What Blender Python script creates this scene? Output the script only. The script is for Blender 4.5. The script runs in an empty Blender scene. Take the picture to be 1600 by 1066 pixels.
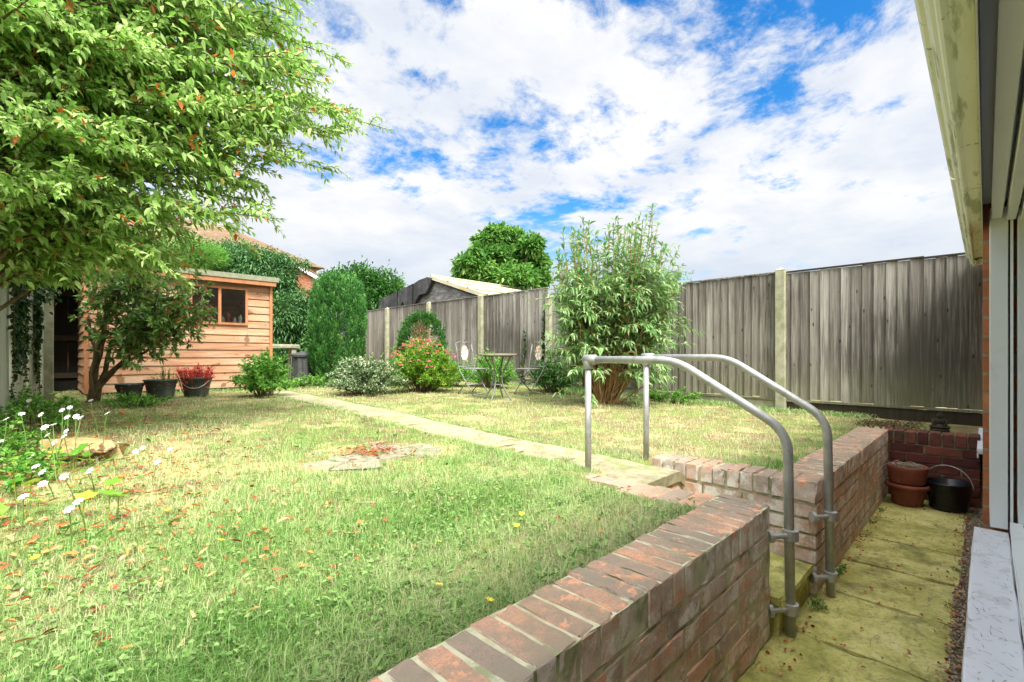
import bpy, bmesh, math, random
import numpy as np
from math import sin, cos, pi, radians
random.seed(7); RS = np.random.RandomState(11)
C = bpy.context.scene

# ------------------------------------------------------------------ camera
ZC, F = 1.2, 738.0
YAW = math.atan(740/738.0)
VX, VY = cos(YAW), sin(YAW)            # view direction
RX, RY = sin(YAW), -cos(YAW)           # right direction
cam = bpy.data.cameras.new("camera"); co = bpy.data.objects.new("camera", cam)
C.collection.objects.link(co); C.camera = co
co.location = (0, 0, ZC); co.rotation_euler = (pi/2, 0, YAW - pi/2)
cam.sensor_width = 36; cam.lens = F/1600*36; cam.shift_y = 22/1600
cam.clip_start = 0.01; cam.clip_end = 2000

def at(px, py, d):
    r = (px-800)/F*d
    return np.array([VX*d+RX*r, VY*d+RY*r, ZC-(py-555)/F*d])

# ------------------------------------------------------------------ sky and sun
SUN_EL, SUN_AZ = radians(57), radians(200)   # azimuth measured clockwise from +Y, where the sun stands
w = bpy.data.worlds.new("World"); C.world = w; w.use_nodes = True
nt = w.node_tree; nt.nodes.clear(); L = nt.links.new
def N(t, **k):
    n = nt.nodes.new(t)
    for a, b in k.items(): setattr(n, a, b)
    return n
out = N('ShaderNodeOutputWorld'); bg = N('ShaderNodeBackground'); bg.inputs[1].default_value = 0.12
sky = N('ShaderNodeTexSky', sky_type='NISHITA', sun_disc=False); sky.sun_elevation = SUN_EL; sky.sun_rotation = SUN_AZ
sky.air_density = 1.0; sky.dust_density = 0.6; sky.ozone_density = 3.0
hs = N('ShaderNodeHueSaturation'); hs.inputs['Saturation'].default_value = 1.4; hs.inputs['Value'].default_value = 1.15; L(sky.outputs[0], hs.inputs['Color'])
tc = N('ShaderNodeTexCoord'); sp = N('ShaderNodeSeparateXYZ'); L(tc.outputs['Generated'], sp.inputs[0])
def Mt(op, a, b=None, clamp=False):
    n = N('ShaderNodeMath', operation=op, use_clamp=clamp)
    for i, v in enumerate((a, b)):
        if v is None: continue
        if hasattr(v, 'links'): L(v, n.inputs[i])
        else: n.inputs[i].default_value = v
    return n.outputs[0]
zz = Mt('ADD', Mt('MAXIMUM', sp.outputs[2], 0.0), 0.16)
cx = Mt('DIVIDE', sp.outputs[0], zz); cy = Mt('DIVIDE', sp.outputs[1], zz)
cb = N('ShaderNodeCombineXYZ'); L(cx, cb.inputs[0]); L(cy, cb.inputs[1]); cb.inputs[2].default_value = 3.7
def noise(vec, scale, detail, rough, dist=0.0, off=None):
    if off:
        a = N('ShaderNodeVectorMath', operation='ADD'); L(vec, a.inputs[0]); a.inputs[1].default_value = off; vec = a.outputs[0]
    n = N('ShaderNodeTexNoise'); n.inputs['Scale'].default_value = scale; n.inputs['Detail'].default_value = detail
    n.inputs['Roughness'].default_value = rough; n.inputs['Distortion'].default_value = dist; L(vec, n.inputs['Vector']); return n.outputs[0]
n1 = noise(cb.outputs[0], 2.1, 9, 0.62, 0.25, (1.35, 0.4, 0)); n2 = noise(cb.outputs[0], 0.55, 3, 0.5, 0, (5.2, 1.3, 0))
n4 = noise(cb.outputs[0], 7.0, 6, 0.7, 0.3, (1.2, 8.3, 0))
cov = Mt('ADD', Mt('ADD', Mt('MULTIPLY', n1, 0.62), Mt('MULTIPLY', n2, 0.34)), Mt('MULTIPLY', n4, 0.20))
# more cloud towards the horizon
cov = Mt('ADD', cov, Mt('MULTIPLY', Mt('SUBTRACT', 0.45, sp.outputs[2]), 0.17))
mr = N('ShaderNodeMapRange', interpolation_type='SMOOTHSTEP'); L(cov, mr.inputs[0])
mr.inputs[1].default_value = 0.497; mr.inputs[2].default_value = 0.592
n3 = noise(cb.outputs[0], 2.3, 6, 0.6, 0.1, (9.1, 3.3, 0))
cr = N('ShaderNodeValToRGB'); L(n3, cr.inputs[0])
cr.color_ramp.elements[0].position = 0.36; cr.color_ramp.elements[0].color = (3.6, 3.85, 4.3, 1)
cr.color_ramp.elements[1].position = 0.62; cr.color_ramp.elements[1].color = (4.7, 4.7, 4.7, 1)
mx = N('ShaderNodeMixRGB'); L(mr.outputs[0], mx.inputs[0]); L(hs.outputs[0], mx.inputs[1]); L(cr.outputs[0], mx.inputs[2])
# pale grey-blue band low over the horizon
hz_ = N('ShaderNodeMapRange', interpolation_type='SMOOTHSTEP'); L(sp.outputs[2], hz_.inputs[0])
hz_.inputs[1].default_value = 0.30; hz_.inputs[2].default_value = 0.10; hz_.inputs[3].default_value = 0.0; hz_.inputs[4].default_value = 0.72
mx2 = N('ShaderNodeMixRGB'); L(hz_.outputs[0], mx2.inputs[0]); L(mx.outputs[0], mx2.inputs[1]); mx2.inputs[2].default_value = (3.0, 3.45, 4.05, 1)
# glow added to unseen sky round the sun behind the camera, filling the shade
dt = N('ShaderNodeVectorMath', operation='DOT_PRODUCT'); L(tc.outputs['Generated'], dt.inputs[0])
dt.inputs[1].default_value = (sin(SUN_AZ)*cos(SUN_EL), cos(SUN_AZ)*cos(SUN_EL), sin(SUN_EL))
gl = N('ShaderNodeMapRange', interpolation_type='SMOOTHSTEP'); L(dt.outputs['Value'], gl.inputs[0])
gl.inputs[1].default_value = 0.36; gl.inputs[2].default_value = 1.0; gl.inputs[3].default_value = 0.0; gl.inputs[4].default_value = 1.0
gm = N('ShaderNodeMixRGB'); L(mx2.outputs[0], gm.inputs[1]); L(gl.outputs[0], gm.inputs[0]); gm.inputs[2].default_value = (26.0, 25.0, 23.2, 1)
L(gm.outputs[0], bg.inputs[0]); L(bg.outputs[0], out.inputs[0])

sl = bpy.data.lights.new("sun", 'SUN'); sl.energy = 4.1; sl.angle = radians(14); sl.color = (1.0, 0.965, 0.90)
so = bpy.data.objects.new("sun", sl); C.collection.objects.link(so)
from mathutils import Vector, Matrix
sd = Vector((sin(SUN_AZ)*cos(SUN_EL), cos(SUN_AZ)*cos(SUN_EL), sin(SUN_EL)))
so.rotation_euler = sd.to_track_quat('Z', 'Y').to_euler(); so.location = (0, -20, 20)
C.view_settings.view_transform = 'Standard'; C.view_settings.look = 'None'
C.view_settings.exposure = 0.88; C.view_settings.gamma = 1

# ------------------------------------------------------------------ helpers
def tag(o, label=None, cat=None, group=None, kind=None):
    for k, v in (('label', label), ('category', cat), ('group', group), ('kind', kind)):
        if v: o[k] = v
    return o
def thing(name, loc, label, cat, group=None, rz=0.0):
    o = bpy.data.objects.new(name, None); C.collection.objects.link(o)
    o.location = tuple(float(v) for v in loc); o.rotation_euler = (0, 0, rz); o.empty_display_size = 0.1
    return tag(o, label, cat, group)

class MB:
    def __init__(s): s.v = []; s.f = []; s.r = []; s.n = 0
    def add(s, V, Fc, rnd=None):
        V = np.asarray(V, float).reshape(-1, 3)
        if rnd is None: rnd = random.random()
        for f in Fc: s.f.append([i+s.n for i in f]); s.r.append(rnd)
        s.v.append(V); s.n += len(V)
    def box(s, x0, x1, y0, y1, z0, z1, rnd=None, M=None):
        V = np.array([(x, y, z) for z in (z0, z1) for y in (y0, y1) for x in (x0, x1)], float)
        if M is not None: V = np.array([tuple(M @ Vector(v)) for v in V])
        s.add(V, [(0, 2, 3, 1), (4, 5, 7, 6), (0, 1, 5, 4), (2, 6, 7, 3), (0, 4, 6, 2), (1, 3, 7, 5)], rnd)
    def gbox(s, x0, x1, y0, y1, z0, z1, n=(3, 3, 3), jit=0.002, rad=0.006, chip=0.0, rnd=None, M=None):
        """a box of small faces with worn edges (a brick, a stone)"""
        V, idx, Fc = [], {}, []
        nx, ny, nz = n; L0 = np.array([x0, y0, z0], float); S = np.array([x1-x0, y1-y0, z1-z0], float)
        def vid(i, j, k):
            if (i, j, k) not in idx:
                idx[(i, j, k)] = len(V)
                def q(a, m):   # pull the outermost rows close to the edges
                    if m < 3: return a/m
                    return a/m if a in (0, m) else (0.06 + 0.88*(a-1)/(m-2))
                p = L0 + S*np.array([q(i, nx), q(j, ny), q(k, nz)])
                on = [(i in (0, nx)), (j in (0, ny)), (k in (0, nz))]
                if sum(on) >= 2:
                    cdir = np.array([(-1 if i == 0 else 1)*on[0], (-1 if j == 0 else 1)*on[1], (-1 if k == 0 else 1)*on[2]], float)
                    p = p - cdir*rad*(0.55 if sum(on) == 2 else 0.8)*(0.5+random.random())
                    if chip and random.random() < chip: p = p - cdir*rad*random.uniform(0.8, 2.6)
                p = p + np.array([random.gauss(0, jit) for _ in range(3)])
                V.append(p)
            return idx[(i, j, k)]
        for i in range(nx):
            for j in range(ny):
                for k, fl in ((0, 1), (nz, 0)):
                    q = (vid(i, j, k), vid(i+1, j, k), vid(i+1, j+1, k), vid(i, j+1, k)); Fc.append(q[::-1] if fl else q)
        for i in range(nx):
            for k in range(nz):
                for j, fl in ((0, 0), (ny, 1)):
                    q = (vid(i, j, k), vid(i+1, j, k), vid(i+1, j, k+1), vid(i, j, k+1)); Fc.append(q[::-1] if fl else q)
        for j in range(ny):
            for k in range(nz):
                for i, fl in ((0, 1), (nx, 0)):
                    q = (vid(i, j, k), vid(i, j+1, k), vid(i, j+1, k+1), vid(i, j, k+1)); Fc.append(q[::-1] if fl else q)
        V = np.array(V)
        if M is not None: V = np.array([tuple(M @ Vector(v)) for v in V])
        s.add(V, Fc, rnd)
    def tube(s, pts, rad, n=8, rnd=None, caps=True, closed=False):
        pts = np.asarray(pts, float); m = len(pts)
        rad = np.full(m, rad) if np.isscalar(rad) else np.asarray(rad, float)
        V = []; T = np.gradient(pts, axis=0)
        if closed: T = np.roll(pts, -1, 0)-np.roll(pts, 1, 0)
        T /= (np.linalg.norm(T, axis=1)[:, None]+1e-9)
        up = np.array([0, 0, 1.0]) if abs(T[0][2]) < 0.9 else np.array([1.0, 0, 0])
        a = np.cross(T[0], up); a /= np.linalg.norm(a)
        for i in range(m):
            a = a - T[i]*np.dot(a, T[i]); a /= (np.linalg.norm(a)+1e-9); b = np.cross(T[i], a)
            for k in range(n):
                t = 2*pi*k/n; V.append(pts[i]+rad[i]*(cos(t)*a+sin(t)*b))
        Fc = []
        for i in range(m if closed else m-1):
            j = (i+1) % m
            for k in range(n): Fc.append((i*n+k, i*n+(k+1) % n, j*n+(k+1) % n, j*n+k))
        if caps and not closed: Fc.append(tuple(range(n))[::-1]); Fc.append(tuple((m-1)*n+k for k in range(n)))
        s.add(V, Fc, rnd)
    def lathe(s, prof, c=(0, 0, 0), n=24, rnd=None, wob=0.0, sx=1, sy=1):
        V, Fc = [], []; m = len(prof)
        for r, z in prof:
            for k in range(n):
                t = 2*pi*k/n; q = r*(1+wob*sin(3*t+z*9)); V.append((c[0]+q*cos(t)*sx, c[1]+q*sin(t)*sy, c[2]+z))
        for i in range(m-1):
            for k in range(n): Fc.append((i*n+k, i*n+(k+1) % n, (i+1)*n+(k+1) % n, (i+1)*n+k))
        if prof[0][0] > 1e-4: Fc.append(tuple(range(n))[::-1])
        if prof[-1][0] > 1e-4: Fc.append(tuple((m-1)*n+k for k in range(n)))
        s.add(V, Fc, rnd)
    def prism(s, poly, axis, a, b, rnd=None):
        """polygon in the two other axes extruded along axis from a to b"""
        n = len(poly); V = []
        for t in (a, b):
            for p, q in poly: V.append({0: (t, p, q), 1: (p, t, q), 2: (p, q, t)}[axis])
        Fc = [tuple(range(n))[::-1], tuple(range(n, 2*n))]+[(i, (i+1) % n, n+(i+1) % n, n+i) for i in range(n)]
        s.add(V, Fc, rnd)
    def blob(s, c, r, seg=14, ring=10, amp=0.15, fr=3.0, rnd=None, sd=0.0):
        V, Fc = [], []
        for i in range(ring+1):
            ph = pi*i/ring
            for k in range(seg):
                th = 2*pi*k/seg; d = np.array([sin(ph)*cos(th), sin(ph)*sin(th), cos(ph)])
                q = 1+amp*(sin(fr*d[0]*2+sd)+sin(fr*d[1]*2.3+sd*2)+sin(fr*d[2]*1.7+sd*3))/2
                V.append(np.array(c)+np.array(r)*d*q)
        for i in range(ring):
            for k in range(seg): Fc.append((i*seg+k, (i+1)*seg+k, (i+1)*seg+(k+1) % seg, i*seg+(k+1) % seg))
        s.add(V, Fc, rnd)
    def build(s, name, mat, parent=None, world=False, smooth=False, fix=True):
        V = np.concatenate(s.v) if s.v else np.zeros((0, 3))
        if parent is not None and world: V = V-np.array(parent.location)
        me = bpy.data.meshes.new(name); me.from_pydata(V.tolist(), [], s.f)
        at_ = me.attributes.new('rnd', 'FLOAT', 'FACE'); at_.data.foreach_set('value', np.array(s.r, np.float32))
        if fix:
            bm = bmesh.new(); bm.from_mesh(me); bmesh.ops.recalc_face_normals(bm, faces=bm.faces); bm.to_mesh(me); bm.free()
        if smooth: me.polygons.foreach_set('use_smooth', [True]*len(me.polygons))
        me.materials.append(mat); me.update()
        o = bpy.data.objects.new(name, me); C.collection.objects.link(o)
        if parent is not None: o.parent = parent
        return o

def mesh_np(name, V, F4, F3, r4, r3, mat, parent=None, world=False, smooth=False):
    """big meshes (leaves, grass) straight from arrays"""
    V = np.asarray(V, np.float32)
    if parent is not None and world: V = V-np.array(parent.location, np.float32)
    F4 = np.asarray(F4, np.int32).reshape(-1, 4); F3 = np.asarray(F3, np.int32).reshape(-1, 3)
    me = bpy.data.meshes.new(name); me.vertices.add(len(V)); me.vertices.foreach_set('co', V.ravel())
    nl = F4.size+F3.size; me.loops.add(nl); me.loops.foreach_set('vertex_index', np.concatenate([F4.ravel(), F3.ravel()]))
    npoly = len(F4)+len(F3); me.polygons.add(npoly)
    ls = np.concatenate([np.arange(len(F4))*4, F4.size+np.arange(len(F3))*3]).astype(np.int32)
    me.polygons.foreach_set('loop_start', ls)
    me.update(calc_edges=True)
    a = me.attributes.new('rnd', 'FLOAT', 'FACE'); a.data.foreach_set('value', np.concatenate([np.asarray(r4), np.asarray(r3)]).astype(np.float32))
    if smooth: me.polygons.foreach_set('use_smooth', np.ones(npoly, bool))
    me.materials.append(mat); me.validate()
    o = bpy.data.objects.new(name, me); C.collection.objects.link(o)
    if parent is not None: o.parent = parent
    return o

class Leaves:
    """collects leaf positions, then makes one mesh of folded, drooping leaves"""
    def __init__(s): s.P = []; s.D = []; s.L = []; s.W = []; s.R = []; s.U = []
    def add(s, P, D, L, W, R=None, U=None):
        P = np.atleast_2d(P); n = len(P)
        s.P.append(P); s.D.append(np.broadcast_to(D, (n, 3))); s.L.append(np.broadcast_to(L, n)); s.W.append(np.broadcast_to(W, n))
        s.R.append(RS.rand(n) if R is None else np.broadcast_to(R, n))
        s.U.append(np.broadcast_to([0., 0., 1.] if U is None else U, (n, 3)))
    def count(s): return sum(len(p) for p in s.P)
    def build(s, name, mat, parent=None, world=True, droop=0.25, fold=0.25, upj=0.45, smooth=False):
        P = np.concatenate(s.P); D = np.concatenate(s.D).astype(float); Ln = np.concatenate(s.L)[:, None]; W = np.concatenate(s.W)[:, None]
        R = np.concatenate(s.R); U = np.concatenate(s.U)+RS.normal(0, upj, D.shape)
        D = D/(np.linalg.norm(D, axis=1)[:, None]+1e-9)
        S = np.cross(D, U); S /= (np.linalg.norm(S, axis=1)[:, None]+1e-9); Nn = np.cross(S, D)
        n = len(P); dz = np.array([0, 0, 1.])
        base = P; m1 = P+D*Ln*0.35; tip = P+D*Ln-dz*Ln*droop; m2 = P+D*Ln*0.7-dz*Ln*droop*0.35
        l1 = m1+S*W*0.5+Nn*W*fold; r1 = m1-S*W*0.5+Nn*W*fold
        l2 = m2+S*W*0.36+Nn*W*fold*.7; r2 = m2-S*W*0.36+Nn*W*fold*.7
        V = np.stack([base, l1, m1, r1, l2, m2, r2, tip], 1).reshape(-1, 3)
        b = (np.arange(n)*8)[:, None]
        F4 = np.concatenate([b+[1, 4, 5, 2], b+[2, 5, 6, 3]], 0)
        F3 = np.concatenate([b+[0, 1, 2], b+[0, 2, 3], b+[4, 7, 5], b+[5, 7, 6]], 0)
        return mesh_np(name, V, F4, F3, np.tile(R, 2), np.tile(R, 4), mat, parent, world, smooth)

def vn(x, y, seed=0):
    """smooth value noise, 0..1"""
    x = np.asarray(x, float)+seed*17.3; y = np.asarray(y, float)+seed*5.1
    xi = np.floor(x).astype(int); yi = np.floor(y).astype(int); fx = x-xi; fy = y-yi
    def h(a, b):
        q = np.sin(a*127.1+b*311.7+seed*74.7)*43758.5453; return q-np.floor(q)
    fx = fx*fx*(3-2*fx); fy = fy*fy*(3-2*fy)
    return (h(xi, yi)*(1-fx)+h(xi+1, yi)*fx)*(1-fy)+(h(xi, yi+1)*(1-fx)+h(xi+1, yi+1)*fx)*fy
def sst(a, b, x):
    t = np.clip((np.asarray(x, float)-a)/(b-a), 0, 1); return t*t*(3-2*t)
def hz(x, y):
    """height of the lawn"""
    x = np.asarray(x, float); y = np.asarray(y, float)
    return 0.525-0.03*sst(2.0, 3.4, x)+0.125*sst(0.8, 7.5, y)+0.02*(vn(x*1.3, y*1.3, 3)-.5)+0.012*(vn(x*5, y*5, 4)-.5)

# ------------------------------------------------------------------ materials
def mk(name, stops, scale=8.0, aniso=(1, 1, 1), detail=6, nr=0.6, rw=0.35, rough=0.85, bump=0.0, bscale=None, bdist=0.004,
       trans=0.0, metal=0.0, spec=0.3, extra=None, coat=0.0):
    m = bpy.data.materials.new(name); m.use_nodes = True; t = m.node_tree; t.nodes.clear(); l = t.links.new
    def nn(ty, **k):
        q = t.nodes.new(ty)
        for a, b in k.items(): setattr(q, a, b)
        return q
    o = nn('ShaderNodeOutputMaterial'); p = nn('ShaderNodeBsdfPrincipled')
    p.inputs['Roughness'].default_value = rough; p.inputs['Metallic'].default_value = metal
    p.inputs['Specular IOR Level'].default_value = spec
    tc = nn('ShaderNodeTexCoord'); mp = nn('ShaderNodeMapping'); mp.inputs['Scale'].default_value = aniso; l(tc.outputs['Object'], mp.inputs[0])
    no = nn('ShaderNodeTexNoise'); no.inputs['Scale'].default_value = scale; no.inputs['Detail'].default_value = detail; no.inputs['Roughness'].default_value = nr
    l(mp.outputs[0], no.inputs['Vector'])
    att = nn('ShaderNodeAttribute', attribute_name='rnd')
    st = nn('ShaderNodeMapRange'); l(no.outputs[0], st.inputs[0]); st.inputs[1].default_value = 0.28; st.inputs[2].default_value = 0.72
    mi = nn('ShaderNodeMix', data_type='FLOAT'); mi.inputs[0].default_value = rw; l(st.outputs[0], mi.inputs[2]); l(att.outputs['Fac'], mi.inputs[3])
    cr = nn('ShaderNodeValToRGB'); e = cr.color_ramp.elements; l(mi.outputs[0], cr.inputs[0])
    while len(e) < len(stops): e.new(0.5)
    for i, (ps, c) in enumerate(stops): e[i].position = ps; e[i].color = (*c, 1)
    col = cr.outputs[0]
    if extra: col = extra(t, l, nn, tc, col, att, p)
    l(col, p.inputs['Base Color'])
    if bump:
        bn = nn('ShaderNodeTexNoise'); bn.inputs['Scale'].default_value = bscale or scale*4; bn.inputs['Detail'].default_value = 5; bn.inputs['Roughness'].default_value = .65
        l(mp.outputs[0], bn.inputs['Vector'])
        b = nn('ShaderNodeBump'); b.inputs['Strength'].default_value = bump; b.inputs['Distance'].default_value = bdist; l(bn.outputs[0], b.inputs['Height']); l(b.outputs[0], p.inputs['Normal'])
    if trans:
        tr = nn('ShaderNodeBsdfTranslucent'); ms = nn('ShaderNodeMixShader'); ms.inputs[0].default_value = trans
        l(col, tr.inputs[0]); l(p.outputs[0], ms.inputs[1]); l(tr.outputs[0], ms.inputs[2]); l(ms.outputs[0], o.inputs[0])
    else: l(p.outputs[0], o.inputs[0])
    return m
def patch(stops_pos, color, scale, detail=5, rough=.65, off=(0, 0, 0), aniso=(1, 1, 1), amount=1.0, topmask=None):
    """layer: patches of a colour laid over the base by noise; topmask limits it to faces that look up (1) or sideways (0)"""
    def fn(t, l, nn, tc, col, att, p):
        mp = nn('ShaderNodeMapping'); mp.inputs['Location'].default_value = off; mp.inputs['Scale'].default_value = aniso; l(tc.outputs['Object'], mp.inputs[0])
        no = nn('ShaderNodeTexNoise'); no.inputs['Scale'].default_value = scale; no.inputs['Detail'].default_value = detail; no.inputs['Roughness'].default_value = rough; l(mp.outputs[0], no.inputs['Vector'])
        mr = nn('ShaderNodeMapRange', interpolation_type='SMOOTHSTEP'); l(no.outputs[0], mr.inputs[0]); mr.inputs[1].default_value = stops_pos[0]; mr.inputs[2].default_value = stops_pos[1]; mr.inputs[4].default_value = amount
        f = mr.outputs[0]
        if topmask is not None:
            g = nn('ShaderNodeNewGeometry'); s = nn('ShaderNodeSeparateXYZ'); l(g.outputs['True Normal'], s.inputs[0])
            m2 = nn('ShaderNodeMapRange'); l(s.outputs[2], m2.inputs[0])
            m2.inputs[1].default_value, m2.inputs[2].default_value = (0.3, 0.8) if topmask else (0.8, 0.3)
            mm = nn('ShaderNodeMath', operation='MULTIPLY'); l(f, mm.inputs[0]); l(m2.outputs[0], mm.inputs[1]); f = mm.outputs[0]
        mx = nn('ShaderNodeMixRGB'); l(f, mx.inputs[0]); l(col, mx.inputs[1]); mx.inputs[2].default_value = (*color, 1); return mx.outputs[0]
    return fn
def layers(*fs):
    def fn(t, l, nn, tc, col, att, p):
        for f in fs: col = f(t, l, nn, tc, col, att, p)
        return col
    return fn

MAT = {}
MAT['soil'] = mk('soil', [(0.2, (.09, .06, .03)), (.6, (.20, .15, .07)), (.9, (.34, .28, .13))], 9, bump=.8, bdist=.02, bscale=30, rough=.95,
                 extra=layers(patch((.42, .58), (.16, .20, .05), 4.0), patch((.52, .62), (.36, .30, .14), 2.4, off=(3, 1, 0))))
MAT['grass'] = mk('grass', [(0, (.09, .23, .035)), (.28, (.20, .38, .09)), (.5, (.34, .49, .17)), (.72, (.42, .51, .24)), (1, (.56, .52, .32))], 3, rw=1.0, rough=.6, trans=.35)
MAT['weed'] = mk('weed', [(0, (.08, .19, .035)), (.5, (.18, .33, .08)), (1, (.31, .46, .15))], 3, rw=1.0, rough=.5, trans=.3)
MAT['brick'] = mk('weathered_brick', [(0, (.22, .18, .15)), (.22, (.34, .25, .20)), (.45, (.46, .30, .22)), (.66, (.56, .31, .21)), (.84, (.68, .35, .21)), (1, (.58, .47, .38))], 45, nr=.7, rw=.68, bump=1.0, bscale=170, bdist=.003,
                  extra=layers(patch((.45, .75), (.13, .10, .085), 150, off=(0, 3, 0), amount=.55, detail=3),patch((.34, .66), (.66, .59, .52), 6, aniso=(1, 1, 1.2), amount=.85, topmask=0, detail=8, rough=.72),
                               patch((.47, .61), (.82, .79, .74), 8, off=(2, 0, 5), amount=.8, topmask=0, detail=8, rough=.7),
                               patch((.36, .60), (.27, .235, .175), 7, off=(4, 2, 0), amount=.85, topmask=1, detail=8, rough=.75),
                               patch((.585, .62), (.70, .35, .21), 10, off=(7, 3, 2), rough=.7, detail=8, amount=.9),
                               patch((.52, .75), (.22, .24, .10), 7, off=(1, 9, 4), amount=.6, detail=8, rough=.75)))
MAT['brick_dark'] = mk('dark_brick', [(0, (.05, .018, .015)), (.5, (.13, .035, .028)), (1, (.24, .075, .045))], 16, rw=.65, bump=.8, bscale=120, bdist=.002,
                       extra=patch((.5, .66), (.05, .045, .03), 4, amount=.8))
MAT['mortar'] = mk('mortar', [(0, (.34, .33, .20)), (.5, (.52, .50, .34)), (1, (.64, .62, .47))], 14, rw=.1, bump=.8, bscale=90, bdist=.003, rough=.95,
                   extra=patch((.5, .6), (.12, .15, .05), 5, amount=.6))
MAT['mortar_dark'] = mk('dark_mortar', [(0, (.08, .075, .045)), (.6, (.17, .15, .08)), (1, (.24, .22, .12))], 14, rw=.1, bump=.6, bscale=90, rough=.95)
MAT['slab'] = mk('mossy_slab', [(0, (.16, .17, .045)), (.3, (.33, .33, .09)), (.6, (.50, .48, .17)), (1, (.62, .58, .31))], 5, nr=.74, rw=.15, bump=.7, bscale=60, bdist=.004, rough=.9,
                 extra=layers(patch((.52, .68), (.09, .10, .03), 2.2, off=(3, 3, 0), amount=.85), patch((.52, .68), (.17, .16, .07), 14, off=(0, 6, 0), amount=.75, detail=8, rough=.75), patch((.50, .70), (.20, .20, .08), 60, off=(5, 6, 0), amount=.7, detail=4)))
MAT['path'] = mk('path_slab', [(0, (.16, .145, .08)), (.5, (.31, .28, .175)), (1, (.43, .385, .26))], 16, rw=.04, nr=.8, bump=.8, bscale=70, rough=.9,
                 extra=layers(patch((.48, .62), (.16, .21, .06), 3, off=(3, 3, 0), amount=.7, detail=8, rough=.75), patch((.52, .66), (.17, .13, .08), 9, amount=.6, detail=8)))
MAT['stone'] = mk('grey_stone', [(0, (.13, .12, .08)), (.5, (.24, .22, .16)), (1, (.36, .32, .25))], 14, nr=.7, rw=.3, bump=.7, bscale=60, rough=.9, extra=patch((.52, .64), (.16, .17, .08), 5, amount=.5))
MAT['gravel'] = mk('gravel', [(0, (.05, .04, .025)), (.5, (.17, .13, .08)), (1, (.40, .33, .24))], 30, rw=.8, rough=.9)
def boardmix(t, l, nn, tc, col, att, p):
    # dark vertical weathering streaks and knots, like old feather-edge boards
    # every board has its own grain: the pattern is shifted by the board's random number
    cbn = nn('ShaderNodeCombineXYZ'); q40 = nn('ShaderNodeMath', operation='MULTIPLY'); l(att.outputs['Fac'], q40.inputs[0]); q40.inputs[1].default_value = 37.0; l(q40.outputs[0], cbn.inputs[2]); l(q40.outputs[0], cbn.inputs[0])
    vad = nn('ShaderNodeVectorMath', operation='ADD'); l(tc.outputs['Object'], vad.inputs[0]); l(cbn.outputs[0], vad.inputs[1])
    mp = nn('ShaderNodeMapping'); mp.inputs['Scale'].default_value = (62, 62, 2.0); l(vad.outputs[0], mp.inputs[0])
    no = nn('ShaderNodeTexNoise'); no.inputs['Scale'].default_value = 1; no.inputs['Detail'].default_value = 6; no.inputs['Roughness'].default_value = .7; l(mp.outputs[0], no.inputs['Vector'])
    big = nn('ShaderNodeTexNoise'); big.inputs['Scale'].default_value = .75; big.inputs['Detail'].default_value = 3; l(tc.outputs['Object'], big.inputs['Vector'])
    ad = nn('ShaderNodeMath', operation='ADD'); l(no.outputs[0], ad.inputs[0]); l(big.outputs[0], ad.inputs[1])
    mr = nn('ShaderNodeMapRange', interpolation_type='SMOOTHSTEP'); l(ad.outputs[0], mr.inputs[0]); mr.inputs[1].default_value = .92; mr.inputs[2].default_value = 1.22; mr.inputs[4].default_value = .85
    mx = nn('ShaderNodeMixRGB'); l(mr.outputs[0], mx.inputs[0]); l(col, mx.inputs[1]); mx.inputs[2].default_value = (.062, .055, .044, 1)
    vo = nn('ShaderNodeTexVoronoi'); vo.inputs['Scale'].default_value = 1; mp2 = nn('ShaderNodeMapping'); mp2.inputs['Scale'].default_value = (10, 10, 4.0); l(vad.outputs[0], mp2.inputs[0]); l(mp2.outputs[0], vo.inputs['Vector'])
    m3 = nn('ShaderNodeMapRange'); l(vo.outputs['Distance'], m3.inputs[0]); m3.inputs[1].default_value = .115; m3.inputs[2].default_value = .06; m3.inputs[4].default_value = .9
    m4 = nn('ShaderNodeMixRGB'); l(m3.outputs[0], m4.inputs[0]); l(mx.outputs[0], m4.inputs[1]); m4.inputs[2].default_value = (.025, .02, .016, 1)
    # faint green at the foot
    g = nn('ShaderNodeNewGeometry'); s = nn('ShaderNodeSeparateXYZ'); l(g.outputs['Position'], s.inputs[0])
    m5 = nn('ShaderNodeMapRange'); l(s.outputs[2], m5.inputs[0]); m5.inputs[1].default_value = 1.15; m5.inputs[2].default_value = .6; m5.inputs[4].default_value = .55
    mu = nn('ShaderNodeMath', operation='MULTIPLY'); l(m5.outputs[0], mu.inputs[0]); l(big.outputs[0], mu.inputs[1])
    m6 = nn('ShaderNodeMixRGB'); l(mu.outputs[0], m6.inputs[0]); l(m4.outputs[0], m6.inputs[1]); m6.inputs[2].default_value = (.24, .25, .10, 1)
    return m6.outputs[0]
MAT['fence'] = mk('weathered_boards', [(0, (.09, .083, .072)), (.35, (.17, .158, .138)), (.65, (.27, .255, .225)), (1, (.40, .385, .35))], 1, aniso=(70, 70, 2.0), rw=.5, bump=.8, bscale=3, bdist=.004, rough=.9, extra=boardmix)
MAT['fence_pale'] = mk('pale_boards', [(0, (.32, .33, .24)), (.5, (.46, .47, .36)), (1, (.58, .58, .47))], 1, aniso=(30, 30, 2), rw=.4, bump=.6, bscale=3, rough=.9, extra=patch((.5, .64), (.14, .17, .08), 3, amount=.5))
MAT['post'] = mk('concrete_post', [(0, (.24, .24, .16)), (.5, (.34, .335, .24)), (1, (.43, .42, .32))], 12, rw=.2, bump=.5, bscale=120, rough=.9, extra=patch((.5, .62), (.20, .22, .10), 5, amount=.6))
MAT['shade_black'] = mk('shade_black_boards', [(0, (.006, .006, .005)), (1, (.016, .014, .011))], 3, rough=.9)  # near-black colour stands in for the shade in the passage
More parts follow.
